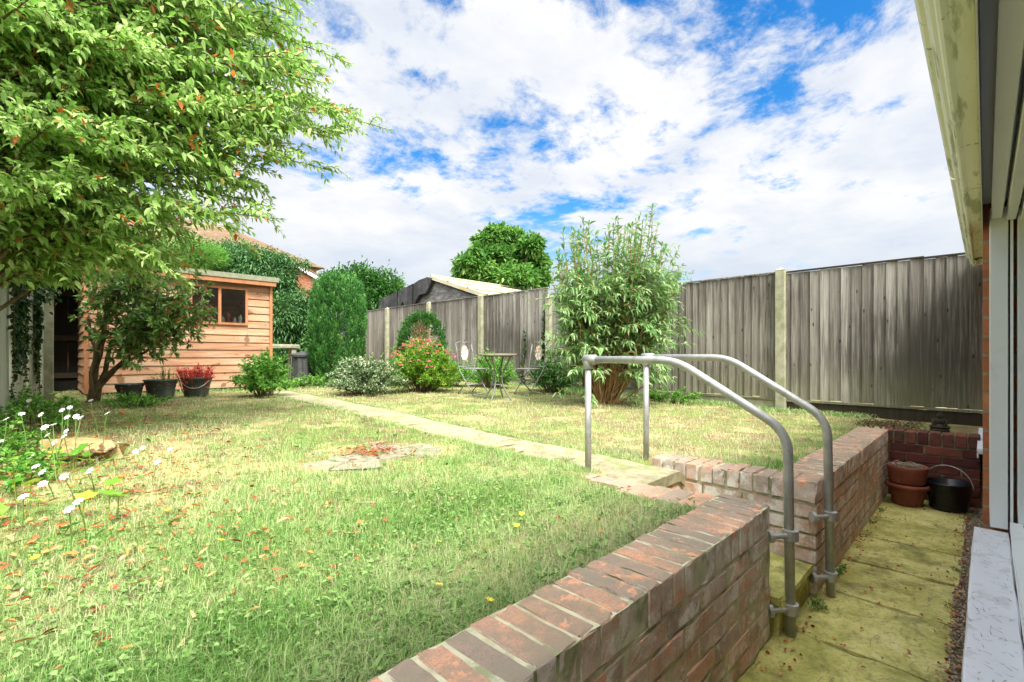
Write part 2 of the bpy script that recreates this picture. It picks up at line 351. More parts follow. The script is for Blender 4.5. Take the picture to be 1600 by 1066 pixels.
MAT['darkwood'] = mk('dark_wood', [(0, (.02, .016, .011)), (1, (.06, .047, .03))], 1, aniso=(30, 30, 2), rough=.9, bump=.4)
MAT['shed'] = mk('shed_boards', [(0, (.24, .11, .07)), (.35, (.37, .19, .105)), (.7, (.49, .285, .165)), (1, (.57, .39, .26))], 1, aniso=(2.2, 2.2, 30), rw=.4, bump=.6, bscale=3, rough=.75,
                 extra=layers(patch((.45, .66), (.42, .33, .23), 2.2, off=(2, 0, 3), amount=.75, detail=8, aniso=(.5, 1, 2)), patch((.5, .68), (.20, .11, .07), 3, off=(5, 0, 3), amount=.6, detail=8, aniso=(.4, 1, 3)), patch((.63, .67), (.16, .07, .03), 7, rough=.4, amount=.8)))
MAT['shed_trim'] = mk('shed_trim', [(0, (.30, .12, .05)), (1, (.46, .21, .10))], 1, aniso=(20, 20, 2), rough=.7, bump=.4)
MAT['felt'] = mk('roof_felt', [(0, (.13, .14, .09)), (1, (.27, .28, .20))], 20, rough=.95, bump=.5)
MAT['black_felt'] = mk('black_felt', [(0, (.02, .02, .022)), (.6, (.06, .06, .063)), (1, (.13, .13, .13))], 5, rough=.8, bump=.7, bscale=14, bdist=.02)
MAT['shingle'] = mk('gable_boards', [(0, (.09, .09, .09)), (.5, (.22, .215, .21)), (1, (.38, .37, .36))], 1, aniso=(14, 5, 16), rw=.0, rough=.95, bump=.8, bscale=3, bdist=.03)
MAT['corrugated'] = mk('old_corrugated', [(0, (.30, .28, .17)), (.5, (.50, .47, .33)), (1, (.62, .59, .47))], 3, rough=.85, bump=.4, extra=patch((.60, .66), (.62, .42, .05), 1.6, amount=.8))
MAT['white'] = mk('white_plastic', [(0, (.80, .81, .77)), (1, (.86, .87, .84))], 4, rw=.1, rough=.35, spec=.5, extra=patch((.54, .70), (.60, .62, .52), 3, amount=.5))
MAT['sillw'] = mk('sill_plastic', [(0, (.70, .70, .72)), (1, (.80, .80, .83))], 5, rw=.1, rough=.35, spec=.5, extra=patch((.56, .66), (.50, .50, .48), 14, amount=.5))
MAT['gutter'] = mk('algae_plastic', [(0, (.56, .57, .38)), (.5, (.68, .69, .50)), (1, (.78, .78, .64))], 3, aniso=(.7, 2, 2), rough=.5, spec=.4, extra=layers(patch((.52, .62), (.24, .26, .09), 4, aniso=(.5, 4, 4), amount=.7), patch((.64, .69), (.10, .11, .05), 16, amount=.7)))
MAT['rubber_shade'] = mk('black_rubber_shade', [(0, (.012, .012, .012)), (1, (.03, .03, .03))], 8, rough=.6)  # gaskets, and the dark strips that stand in for shade
MAT['galv'] = mk('galvanised_steel', [(0, (.30, .31, .30)), (.5, (.40, .41, .39)), (1, (.50, .50, .48))], 16, rw=.1, rough=.5, metal=.55, bump=.25, bscale=200, bdist=.001, extra=patch((.56, .66), (.24, .23, .17), 18, amount=.5))
MAT['iron'] = mk('grey_iron', [(0, (.12, .125, .12)), (1, (.26, .265, .25))], 20, rough=.55, metal=.3)
MAT['dark_iron'] = mk('blackened_steel', [(0, (.010, .010, .011)), (1, (.035, .035, .04))], 10, rough=.28, metal=.6, spec=.6)
MAT['terracotta'] = mk('terracotta', [(0, (.11, .03, .02)), (.5, (.21, .065, .04)), (1, (.32, .12, .065))], 7, rough=.75, bump=.3, extra=patch((.5, .66), (.14, .10, .06), 4, amount=.7))
MAT['pot'] = mk('dark_green_plastic', [(0, (.035, .05, .045)), (1, (.08, .105, .09))], 6, rough=.5, spec=.4, extra=patch((.5, .68), (.16, .18, .12), 5, amount=.5))
MAT['compost'] = mk('black_plastic', [(0, (.03, .033, .035)), (1, (.075, .08, .08))], 5, rough=.45, spec=.5)
MAT['bark'] = mk('bark', [(0, (.045, .03, .018)), (.6, (.13, .095, .05)), (1, (.22, .17, .10))], 1, aniso=(30, 30, 6), rough=.9, bump=.6, extra=patch((.5, .62), (.12, .15, .05), 6, amount=.6))
MAT['redstem'] = mk('brown_stem', [(0, (.13, .08, .035)), (.6, (.27, .16, .07)), (1, (.42, .27, .13))], 12, rw=.7, rough=.8)
MAT['wood_log'] = mk('split_log', [(0, (.16, .09, .03)), (.5, (.32, .23, .09)), (1, (.44, .37, .20))], 1, aniso=(6, 6, 3), nr=.7, rough=.85, bump=.8, bscale=14, bdist=.01, extra=patch((.56, .62), (.10, .045, .02), 5, amount=.9))
def leafm(n, a, b, c, d=None, trans=.38, rough=.45, spec=.35):
    st = [(0, a), (.5, b), (.965, c)]+([(.98, d), (1, d)] if d else [(1, c)])
    return mk(n, st, 3, rw=1.0, rough=rough, trans=trans, spec=spec)
MAT['l_tree'] = leafm('tree_leaves', (.15, .33, .045), (.31, .52, .12), (.54, .71, .29), (.60, .18, .04), trans=.5)
MAT['l_budd'] = leafm('lance_leaves', (.10, .24, .06), (.20, .38, .12), (.42, .56, .28))
MAT['l_cyp'] = leafm('cypress_sprays', (.022, .10, .022), (.065, .22, .045), (.19, .42, .10), trans=.25)
MAT['l_dark'] = leafm('dark_leaves', (.02, .085, .015), (.045, .155, .028), (.11, .26, .05), trans=.25)
MAT['l_mid'] = leafm('mid_leaves', (.06, .21, .025), (.14, .36, .05), (.28, .52, .10))
MAT['l_far'] = leafm('far_leaves', (.03, .13, .02), (.11, .28, .05), (.30, .50, .13))
MAT['l_con'] = leafm('conifer_leaves', (.022, .085, .025), (.055, .165, .045), (.17, .32, .10), trans=.2)
MAT['l_pier'] = leafm('glossy_leaves', (.07, .17, .035), (.16, .31, .07), (.32, .48, .15), (.50, .12, .06), trans=.25, rough=.32, spec=.5)
MAT['l_euon'] = leafm('variegated_leaves', (.04, .12, .03), (.11, .22, .07), (.62, .66, .46), trans=.25)
MAT['l_spir'] = leafm('spirea_leaves', (.05, .19, .02), (.13, .34, .03), (.42, .50, .06))
MAT['l_ivy'] = leafm('ivy_leaves', (.008, .03, .008), (.02, .065, .012), (.05, .12, .025), trans=.15)
MAT['pink'] = mk('pink_flower', [(0, (.55, .06, .12)), (1, (.85, .22, .25))], 9, rw=.8, rough=.7, trans=.3)
MAT['redleaf'] = mk('red_leaves', [(0, (.42, .02, .03)), (.6, (.66, .07, .07)), (1, (.80, .22, .14))], 9, rw=1, rough=.6, trans=.3)
MAT['petal'] = mk('white_petal', [(0, (.75, .70, .76)), (1, (.90, .86, .90))], 9, rough=.6, trans=.35)
MAT['litter'] = mk('dead_leaves', [(0, (.22, .045, .02)), (.35, (.46, .13, .05)), (.7, (.60, .28, .09)), (1, (.52, .40, .22))], 9, rw=1, rough=.7, trans=.2)
MAT['yellow'] = mk('yellow_petal', [(0, (.80, .60, .02)), (1, (.90, .72, .05))], 9, rough=.6)
MAT['deadneedle'] = mk('dead_twigs', [(0, (.20, .12, .07)), (.5, (.36, .22, .14)), (1, (.50, .34, .22))], 9, rw=1, rough=.9)
MAT['rooftile'] = mk('brown_tiles', [(0, (.10, .065, .04)), (.6, (.17, .11, .065)), (1, (.24, .17, .10))], 3, rough=.9, bump=.6, extra=patch((.52, .62), (.24, .24, .10), 1.5, amount=.5))
MAT['orangewood'] = mk('orange_boards', [(0, (.24, .11, .05)), (.6, (.40, .20, .09)), (1, (.52, .30, .15))], 1, aniso=(20, 20, 1.5), rw=.5, rough=.85, bump=.4)
def glass(name, tint=(.02, .025, .03), rough=.05):
    return mk(name, [(0, tint), (1, tuple(x*1.8 for x in tint))], 2, rw=0, rough=rough, spec=1.0)
MAT['glass'] = glass('window_glass')
def clear_glass():
    m = bpy.data.materials.new('clear_glass'); m.use_nodes = True; t = m.node_tree; t.nodes.clear(); l = t.links.new
    o = t.nodes.new('ShaderNodeOutputMaterial'); tr = t.nodes.new('ShaderNodeBsdfTransparent'); g = t.nodes.new('ShaderNodeBsdfGlossy'); g.inputs['Roughness'].default_value = .03
    f = t.nodes.new('ShaderNodeFresnel'); f.inputs[0].default_value = 1.5; ms = t.nodes.new('ShaderNodeMixShader'); tr.inputs[0].default_value = (.8, .85, .83, 1)
    l(f.outputs[0], ms.inputs[0]); l(tr.outputs[0], ms.inputs[1]); l(g.outputs[0], ms.inputs[2]); l(ms.outputs[0], o.inputs[0]); return m
MAT['clear'] = clear_glass()
def bricktex(name, c1, c2, mo, axis='XZ'):
    m = bpy.data.materials.new(name); m.use_nodes = True; t = m.node_tree; l = t.links.new; p = t.nodes['Principled BSDF']; p.inputs['Roughness'].default_value = .9
    tc = t.nodes.new('ShaderNodeTexCoord'); s = t.nodes.new('ShaderNodeSeparateXYZ'); cb = t.nodes.new('ShaderNodeCombineXYZ'); l(tc.outputs['Object'], s.inputs[0])
    ad = t.nodes.new('ShaderNodeMath'); ad.operation = 'ADD'; l(s.outputs[0], ad.inputs[0]); l(s.outputs[1], ad.inputs[1])
    l(ad.outputs[0], cb.inputs[0]); l(s.outputs[2], cb.inputs[1])
    b = t.nodes.new('ShaderNodeTexBrick'); l(cb.outputs[0], b.inputs['Vector']); b.inputs['Scale'].default_value = 1
    b.inputs['Brick Width'].default_value = .225; b.inputs['Row Height'].default_value = .075; b.inputs['Mortar Size'].default_value = .006; b.inputs['Bias'].default_value = -.2
    b.inputs['Color1'].default_value = (*c1, 1); b.inputs['Color2'].default_value = (*c2, 1); b.inputs['Mortar'].default_value = (*mo, 1)
    no = t.nodes.new('ShaderNodeTexNoise'); no.inputs['Scale'].default_value = 30; l(tc.outputs['Object'], no.inputs['Vector'])
    mx = t.nodes.new('ShaderNodeMixRGB'); mx.blend_type = 'MULTIPLY'; mx.inputs[0].default_value = .5; l(b.outputs[0], mx.inputs[1]); l(no.outputs[0], mx.inputs[2]); l(mx.outputs[0], p.inputs['Base Color'])
    bu = t.nodes.new('ShaderNodeBump'); bu.inputs['Distance'].default_value = .01; l(b.outputs['Fac'], bu.inputs['Height']); bu.invert = True; l(bu.outputs[0], p.inputs['Normal'])
    return m
MAT['housebrick'] = bricktex('house_brick', (.46, .15, .06), (.62, .25, .10), (.35, .28, .18))
MAT['fardbrick'] = bricktex('neighbour_brick', (.38, .12, .06), (.50, .20, .10), (.4, .3, .2))
def mosaic():
    m = bpy.data.materials.new('mosaic'); m.use_nodes = True; t = m.node_tree; l = t.links.new; p = t.nodes['Principled BSDF']; p.inputs['Roughness'].default_value = .35
    tc = t.nodes.new('ShaderNodeTexCoord'); v = t.nodes.new('ShaderNodeTexVoronoi'); v.inputs['Scale'].default_value = 48; l(tc.outputs['Object'], v.inputs['Vector'])
    cr = t.nodes.new('ShaderNodeValToRGB'); cr.color_ramp.interpolation = 'CONSTANT'; e = cr.color_ramp.elements
    sp_ = t.nodes.new('ShaderNodeSeparateColor'); l(v.outputs['Color'], sp_.inputs[0]); l(sp_.outputs[0], cr.inputs[0])
    cs = [(0, (.75, .70, .66)), (.3, (.75, .35, .25)), (.5, (.85, .80, .76)), (.68, (.28, .22, .36)), (.82, (.80, .52, .22)), (.93, (.72, .40, .42))]
    while len(e) < len(cs): e.new(.5)
    for i, (a, c) in enumerate(cs): e[i].position = a; e[i].color = (*c, 1)
    l(cr.outputs[0], p.inputs['Base Color']); return m
MAT['mosaic'] = mosaic()
# ------------------------------------------------------------------ ground, patio, path, steps
def grid_axis(segs):
    a = [segs[0][0]]
    for s, e, st in segs:
        n = max(1, int(round((e-s)/st))); a += [s+(e-s)*(i+1)/n for i in range(n)]
    return np.array(a)
gx = grid_axis([(-150, -20, 26), (-20, -2, 3), (-2, 2.0, .08), (2.0, 2.10, .1), (2.10, 2.14, .04), (2.14, 2.80, .11), (2.80, 2.84, .04), (2.84, 5.20, .08), (5.20, 5.34, .14), (5.34, 6.9, .1), (6.9, 20, 2), (20, 150, 26)])
gy = grid_axis([(-60, -8, 26), (-8, 0, 2), (0, .70, .14), (.70, .74, .04), (.74, 1.50, .095), (1.5, 1.54, .04), (1.54, 5, .09), (5, 10, .16), (10, 30, 2.5), (30, 300, 45)])
GX, GY = np.meshgrid(gx, gy)
Z = hz(GX, GY)
pit = ((GY < .72) & (GX < 5.27)) | ((GX > 2.12) & (GX < 2.82) & (GY < 1.52)) | ((GY < 0))
Z = np.where(pit, -.06, Z-0.0)
V = np.stack([GX, GY, Z], -1).reshape(-1, 3); nx_, ny_ = len(gx), len(gy)
ii = (np.arange(ny_-1)[:, None]*nx_+np.arange(nx_-1)[None, :]).ravel()
F4 = np.stack([ii, ii+1, ii+nx_+1, ii+nx_], 1)
g = mesh_np('ground', V, F4, np.zeros((0, 3)), np.full(len(F4), .5), [], MAT['soil'], smooth=False); tag(g, kind='structure')

# patio of mossy concrete slabs
pt = MB(); xs = [-2.2, -1.6, -1.0, -.42, .15, .72, 1.27, 1.80, 2.33, 2.87, 3.37, 3.88, 4.40, 4.93, 5.20]
for i in range(len(xs)-1):
    yy = [.095, .66] if i % 3 else [.095, .66]
    for j in range(len(yy)-1):
        a, b = xs[i]+.004, xs[i+1]-.004; c_, d_ = yy[j]+.002*random.random(), yy[j+1]-.002
        if 2.12 < xs[i] < 2.9: pass
        pt.gbox(a, b, c_, d_, -.05, 0+random.uniform(-.004, .004), n=(8, 8, 2), jit=.0012, rad=.005, chip=.15)
tag(pt.build('patio', MAT['slab']), kind='structure')
st = MB()
st.box(-2.2, 5.2, .0, .66, -.055, -.018)
tag(st.build('patio_bed', MAT['mortar_dark']), kind='structure')
# gravel strip by the house
n = 9000; gxp = RS.uniform(-.3, 5.2, n); gyp = RS.uniform(.0, .115, n)*1.0; r = RS.uniform(.003, .0085, n)
V = []; dirs = np.array([(1, 0, 0), (0, 1, 0), (-1, 0, 0), (0, -1, 0), (0, 0, 1)])
jit = 1+RS.uniform(-.35, .35, (n, 5)); Vp = np.stack([gxp, gyp, np.full(n, -.012)+RS.uniform(0, .01, n)], 1)[:, None, :]+dirs[None]*(r[:, None]*jit)[:, :, None]
b = (np.arange(n)*5)[:, None]; F3 = np.concatenate([b+[0, 1, 4], b+[1, 2, 4], b+[2, 3, 4], b+[3, 0, 4]])
tag(mesh_np('gravel', Vp.reshape(-1, 3), np.zeros((0, 4)), F3, [], np.tile(RS.rand(n), 4), MAT['gravel']), kind='stuff')

# garden path of slabs (starts behind the steps)
ys_ = np.arange(1.272, 7.62, .045); us = np.linspace(0, 1, 9); nv_ = len(us); V = []; rp = random.Random(4)
for q, y in enumerate(ys_):
    wl, wr = (0, 0) if q == 0 else (rp.uniform(-.012, .012), rp.uniform(-.012, .012))
    cr_ = -.006 if abs(((y-1.272) % .6)-.0) < .03 and q > 2 else 0     # shallow dirty joints between the pours
    for k, u in enumerate(us):
        zz_ = float(hz(2.45, y))+.004+cr_+rp.gauss(0, .0012)-(.05 if k in (0, nv_-1) else 0)
        V.append((2.232+wl+(2.742+wr-2.232-wl)*u, y, zz_))
nq = len(ys_); base_ = [(x_, y_, z_-.06) for x_, y_, z_ in V]
Fc = [(q*nv_+k, q*nv_+k+1, (q+1)*nv_+k+1, (q+1)*nv_+k) for q in range(nq-1) for k in range(nv_-1)]
n0 = len(V); Fc += [(k, n0+k, n0+k+1, k+1) for k in range(nv_-1)]
pa = MB(); pa.add(V+base_[:nv_], Fc, .5)
tag(pa.build('path', MAT['path'], fix=False), kind='structure')

# steps between the two retaining walls
stp = thing('garden_steps', (2.5, .6, 0), 'mossy concrete steps climbing between the two brick walls and the handrails', 'steps')
for i, (y0, y1, z1) in enumerate([(.62, .92, .165), (.92, 1.27, .335)]):
    s_ = MB(); s_.gbox(2.225, 2.725, y0, y1+.02, -.05 if i == 0 else .12, z1-.05, n=(7, 4, 3), jit=.002, rad=.004)
    s_.build('riser', MAT['slab'], stp, True)
    s_ = MB(); s_.gbox(2.222, 2.722, y0-.02, y1-.002, z1-.048, z1, n=(8, 5, 2), jit=.0015, rad=.006, chip=.2); s_.build('tread', MAT['slab'], stp, True)


def courses(mb, mo, p0, p1, nrm, z0, ncourse, depth=.10, seed=0, lastz=None):
    """stretcher courses along p0->p1 with the visible face on the nrm side"""
    p0 = np.array(p0); p1 = np.array(p1); Ln = np.linalg.norm(p1-p0); d = (p1-p0)/Ln; nrm = np.array(nrm)
    ang = math.atan2(d[1], d[0])
    for c in range(ncourse):
        x = -(.1125 if c % 2 else 0)-.0+0
        while x < Ln:
            a, b = max(x, 0), min(x+.215, Ln)
            if b-a > .03:
                M = Matrix.Translation((p0[0], p0[1], 0)) @ Matrix.Rotation(ang, 4, 'Z')
                side = 1 if (-d[1]*nrm[0]+d[0]*nrm[1]) > 0 else -1   # local +y or -y is outward
                pr = random.uniform(-.002, .003)
                y0, y1 = (-depth, pr) if side > 0 else (-pr, depth)
                mb.gbox(a, b, y0, y1, z0+c*.075+.005, z0+c*.075+.070, n=(5, 3, 3), jit=.0012, rad=.004, chip=.12, M=M)
            x += .225
def coping_x(mb, x0, x1, y0, y1, z0, z1, pitch=.075, skew=0):
    """bricks on edge, laid across a wall that runs along X"""
    x = x0
    while x < x1-.03:
        e = min(x+.064+random.gauss(0, .0012), x1)
        M = Matrix.Translation(((x+e)/2, (y0+y1)/2, z0)) @ Matrix.Rotation(random.gauss(0, .012)+skew, 4, 'Z')
        h = z1-z0; t = random.gauss(0, .0015); sy = random.gauss(0, .0018)
        mb.gbox(-(e-x)/2, (e-x)/2, -(y1-y0)/2+sy, (y1-y0)/2+sy, 0, h+t, n=(4, 8, 5), jit=.0008, rad=.0045, chip=.10, M=M)
        x += pitch

# near wall
wn = thing('brick_wall', (1.0, .75, 0), 'low brick retaining wall in the foreground with worn orange and grey bricks on edge, left of the steps', 'retaining wall')
cp = MB(); coping_x(cp, -1.31, 2.10, .645, .862, .455, .562)
# the last few fan round the corner to meet the step edging
for i, (x, y, a) in enumerate([(2.135, .757, -.06), (2.195, .762, -.13)]):
    M = Matrix.Translation((x, y, .455)) @ Matrix.Rotation(a, 4, 'Z')
    cp.gbox(-.03, .03, -.108, .108, 0, .105, n=(4, 7, 4), jit=.0012, rad=.006, chip=.2, M=M)
cp.build('coping', MAT['brick'], wn, True)
cw = MB(); courses(cw, None, (-1.31, .645), (2.20, .645), (0, -1), 0.0, 6); courses(cw, None, (2.205, .655), (2.205, 1.52), (1, 0), 0.0, 6)
cw.build('brickwork', MAT['brick'], wn, True)
mo = MB(); mo.gbox(-1.31, 2.185, .6475, .855, -.04, .457, n=(60, 4, 10), jit=.001, rad=.0); mo.gbox(-1.31, 2.16, .6478, .859, .4575, .5575, n=(60, 4, 3), jit=.0015, rad=.0)
mo.gbox(2.005, 2.197, .66, 1.52, -.04, .455, n=(4, 14, 6), jit=.001, rad=0)
mo.build('mortar', MAT['mortar'], wn, True)
# edging bricks from the corner of the near wall along the path
ed = MB(); y = .875
while y < 1.60:
    z_ = .545-.02*min(1, (y-.87)/.4)
    M = Matrix.Translation((2.12, y+.05, z_-.065)) @ Matrix.Rotation(random.gauss(0, .02), 4, 'Z')
    ed.gbox(-.108, .112, -.05, .05, 0, .066, n=(7, 4, 3), jit=.001, rad=.005, chip=.15, M=M); y += .108
ed.build('edging', MAT['brick'], wn, True)
mo = MB(); mo.gbox(2.015, 2.222, .88, 1.60, .42, .512, n=(3, 8, 2), jit=.001, rad=0); mo.build('edging_mortar', MAT['mortar'], wn, True)

m = MB(); courses(m, None, (2.225, 1.29), (2.73, 1.29), (0, -1), .30, 2, depth=.09); m.build('riser_bricks', MAT['brick'], stp, True)
# far wall
wf = thing('brick_wall', (3.9, .7, 0), 'low brick retaining wall right of the steps, its long flat top leading back to the fence', 'retaining wall')
cp = MB(); coping_x(cp, 2.96, 5.18, .592, .807, .455, .560)
M0 = Matrix.Identity(4)
for a, b in ((.60, .812), ):
    cp.gbox(2.728, 2.948, .596, .70, .458, .562, n=(7, 4, 5), jit=.0012, rad=.006, chip=.2); cp.gbox(2.728, 2.948, .708, .80, .458, .560, n=(7, 4, 5), jit=.0012, rad=.006, chip=.2)
y = .812
while y < 1.50:
    M = Matrix.Translation((2.84, y+.034, .458)) @ Matrix.Rotation(random.gauss(0, .03), 4, 'Z')
    cp.gbox(-.108, .108, -.033, .033, 0, .098+random.uniform(-.006, .004), n=(7, 4, 5), jit=.0014, rad=.006, chip=.2, M=M); y += .0765
cp.build('coping', MAT['brick'], wf, True)
cw = MB(); courses(cw, None, (2.735, .597), (5.2, .597), (0, -1), 0.0, 6); courses(cw, None, (2.732, .61), (2.732, 1.52), (-1, 0), 0.0, 6)
cw.build('brickwork', MAT['brick'], wf, True)
mo = MB(); mo.gbox(2.739, 5.2, .601, .80, -.04, .457, n=(46, 4, 10), jit=.001, rad=0); mo.gbox(2.95, 5.2, .595, .804, .4575, .5555, n=(40, 4, 3), jit=.001, rad=0)
mo.gbox(2.743, 2.93, .79, 1.5, -.04, .457, n=(4, 14, 6), jit=.001, rad=0); mo.gbox(2.746, 2.93, .61, 1.49, .4575, .546, n=(4, 14, 3), jit=.001, rad=0)
mo.build('mortar', MAT['mortar'], wf, True)

# cross wall closing the patio
wc = thing('brick_wall', (5.3, .3, 0), 'dark brick wall closing the end of the patio behind the pots', 'retaining wall')
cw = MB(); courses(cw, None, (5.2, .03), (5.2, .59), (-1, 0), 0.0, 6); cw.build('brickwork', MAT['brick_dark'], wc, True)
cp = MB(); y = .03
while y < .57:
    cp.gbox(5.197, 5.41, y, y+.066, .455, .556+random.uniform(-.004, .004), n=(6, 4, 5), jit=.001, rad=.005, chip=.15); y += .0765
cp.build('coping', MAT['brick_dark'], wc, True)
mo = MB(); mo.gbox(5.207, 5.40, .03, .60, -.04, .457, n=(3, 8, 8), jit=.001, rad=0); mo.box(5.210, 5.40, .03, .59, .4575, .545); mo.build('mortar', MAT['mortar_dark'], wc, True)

# ------------------------------------------------------------------ handrails
def arc_pts(pts, rad, k=7):
    """rounds the inner corners of a polyline"""
    pts = [np.array(p, float) for p in pts]; o = [pts[0]]
    for i in range(1, len(pts)-1):
        a, b, c = pts[i-1], pts[i], pts[i+1]; u = (a-b)/np.linalg.norm(a-b); v = (c-b)/np.linalg.norm(c-b)
        r = rad[i-1] if not np.isscalar(rad) else rad
        p0, p1 = b+u*r, b+v*r
        for j in range(k+1):
            t = j/k; o.append((1-t)**2*p0+2*t*(1-t)*b+t*t*p1)
    o.append(pts[-1]); return np.array(o)
def rail(label, top, bend, knee, foot, post, cl):
    t = thing('handrail', (foot[0], foot[1], 0), label, 'handrail', 'galvanised handrails beside the steps')
    m = MB(); m.tube(arc_pts([top, bend, knee, foot], [.09, .095]), .0200, 16)
    m.build('rail', MAT['galv'], t, True, smooth=True)
    m = MB(); m.tube([(post[0], post[1], post[2]-.1), (post[0], post[1], top[2]-.03)], .0185, 16); m.build('post', MAT['galv'], t, True, smooth=True)
    m = MB(); m.tube([(post[0], post[1], top[2]-.055), (post[0], post[1], top[2]-.05), (post[0], post[1], top[2]+.005), (post[0], post[1], top[2]+.022)], [.022, .028, .028, .02], 16)
    d = np.array(bend)-np.array(top); d /= np.linalg.norm(d); p = np.array(top)
    m.tube([p-d*.024, p+d*.05, p+d*.056], [.029, .0285, .023], 16); m.build('elbow_joint', MAT['galv'], t, True, smooth=True)
    for z in cl:
        m = MB(); m.tube([(foot[0], foot[1], z-.024), (foot[0], foot[1], z-.022), (foot[0], foot[1], z+.022), (foot[0], foot[1], z+.024)], [.023, .031, .031, .023], 16)
        wx = foot[0]-.095; m.tube([(foot[0]-.02, foot[1]+.005, z), (wx+.01, foot[1]+.055, z)], .011, 10)
        m.tube([(wx+.016, foot[1]+.05, z), (wx+.004, foot[1]+.062, z)], .026, 12)
        m.gbox(foot[0]+.024, foot[0]+.042, foot[1]-.012, foot[1]+.012, z-.015, z+.015, n=(2, 2, 2), jit=0, rad=.002)
        m.build('wall_clamp', MAT['galv'], t, True)
    return t
rail('galvanised tube handrail clamped to the near brick wall, left of the steps', (2.25, 1.63, 1.174), (2.262, 1.10, 1.174), (2.27, .60, .87), (2.275, .59, 0.0), (2.25, 1.63, .52), (.43, .115))
rail('galvanised tube handrail clamped to the far brick wall, right of the steps', (2.86, 1.60, 1.185), (2.83, 1.06, 1.185), (2.79, .56, .88), (2.785, .545, 0.0), (2.86, 1.60, .50), (.40, .10))

# ------------------------------------------------------------------ fences
def posts(mb, x, y, z0, z1, w=.11):
    mb.gbox(x-w/2, x+w/2, y-w/2, y+w/2, z0, z1-.03, n=(3, 3, 8), jit=.001, rad=.004)
    mb.add([(x-w/2, y-w/2, z1-.03), (x+w/2, y-w/2, z1-.03), (x+w/2, y+w/2, z1-.03), (x-w/2, y+w/2, z1-.03), (x, y, z1+.008)], [(0, 1, 4), (1, 2, 4), (2, 3, 4), (3, 0, 4)])
def boards_y(mb, x, y0, y1, z0, z1, pitch, facing=-1, th=.017, gap=0):
    """feather-edge boards on a panel that runs along Y; each overlaps its neighbour"""
    y = y0
    while y < y1-.003:
        wd = min(pitch*random.uniform(.92, 1.08), y1-y)
        if y1-y-wd < .03: wd = y1-y
        tp = z1+random.uniform(-.010, .0); bt = z0+random.uniform(-.008, .008)
        xa = x+facing*(.004); xb = x+facing*(.004+th)
        V = []
        for z in (bt, tp):
            V += [(x, y, z), (x, y+wd+.012-gap, z), (xb, y+wd+.0-gap, z), (xa, y+.002, z)]
        # tapered section: thin edge at y, thick edge at y+wd
        V = [(x, y, bt), (x, y+wd-gap, bt), (xb, y+wd-gap, bt), (xa, y, bt), (x, y, tp), (x, y+wd-gap, tp), (xb, y+wd-gap, tp), (xa, y, tp)]
        mb.add(V, [(0, 1, 2, 3), (4, 5, 6, 7), (0, 1, 5, 4), (1, 2, 6, 5), (2, 3, 7, 6), (3, 0, 4, 7)])
        y += wd
FX = 6.6
fr = thing('wooden_fence', (FX, 5, .5), 'tall weathered grey board fence with concrete posts along the right side of the garden', 'fence')
py = [1.81, 3.73, 5.62, 7.50, 9.38, 11.3, 13.2]
def tops(y): return (2.235, 2.235, 2.25, 2.42, 2.43, 2.44, 2.44)
segs = [(0.02, .458, .655, 2.215, .088), (.4585, 1.75, .655, 2.225, .104)]
tp = [2.235, 2.25, 2.43, 2.44, 2.45, 2.45]
for i in range(len(py)-1): segs.append((py[i]+.06, py[i+1]-.06, float(hz(FX, (py[i]+py[i+1])/2))+.14, tp[i], .098))
for (a, b, z0, z1, pch) in segs:
    m = MB(); boards_y(m, FX, a, b, z0, z1, pch); o = m.build('board_panel', MAT['fence'], fr, True, fix=True)
    m = MB(); m.box(FX-.028, FX+.02, a, b, z1+.001, z1+.018); m.build('capping', MAT['darkwood'] if b < 2 else MAT['fence'], fr, True)
    m = MB(); m.gbox(FX-.03, FX+.02, a, b, z0-.03, z0-.003, n=(2, 8, 2), jit=.001, rad=.002); m.build('base_rail', MAT['fence'], fr, True)
    m = MB(); m.gbox(FX-.012, FX+.03, a, b, z0-.22, z0-.033, n=(2, 8, 3), jit=.001, rad=.002); m.build('gravel_board', MAT['darkwood'] if b < 2 else MAT['post'], fr, True)
pz = [2.29, 2.29, 2.27, 2.47, 2.47, 2.47, 2.47]
for y_, z_ in zip(py, pz):
    m = MB(); posts(m, FX-.035, y_, .3, z_); m.build('post', MAT['post'], fr, True)

# left fence: wide pale boards, slightly turned; the line runs from near the camera side back to the shed
fl = thing('wooden_fence', (-.3, 5.9, .5), 'pale green-grey fence of wide boards at the left edge, hung with ivy', 'fence')
def flx(y): return -.27+.14*(y-5.94)
ys = np.arange(3.2, 7.9, .36)
for k, y_ in enumerate(ys):
    x0, x1 = flx(y_), flx(y_+.33); ang = math.atan2(.14, 1)
    M = Matrix.Translation((x0, y_, 0)) @ Matrix.Rotation(-ang, 4, 'Z')
    m = MB(); m.gbox(-.03, .0+(.012 if k % 2 else 0), 0, .325, .45, 2.14+random.uniform(-.02, .02), n=(2, 4, 10), jit=.001, rad=.004, M=M); m.build('board', MAT['fence_pale'], fl, True)
m = MB(); posts(m, flx(7.98)+.02, 8.02, .4, 2.2, .15); m.build('post', MAT['post'], fl, True)
m = MB()
for z in (.75, 1.35, 1.95): m.box(-.70, -.64, 3.2, 3.3, z, z+.06)
# arris rails behind
M = Matrix.Translation((flx(3.2)-.07, 3.2, 0)) @ Matrix.Rotation(-math.atan2(.14, 1), 4, 'Z')
for z in (.8, 1.4, 2.0):
    m = MB(); m.box(-.03, .02, 0, 4.8, z, z+.07, M=M); m.build('rail', MAT['fence_pale'], fl, True)

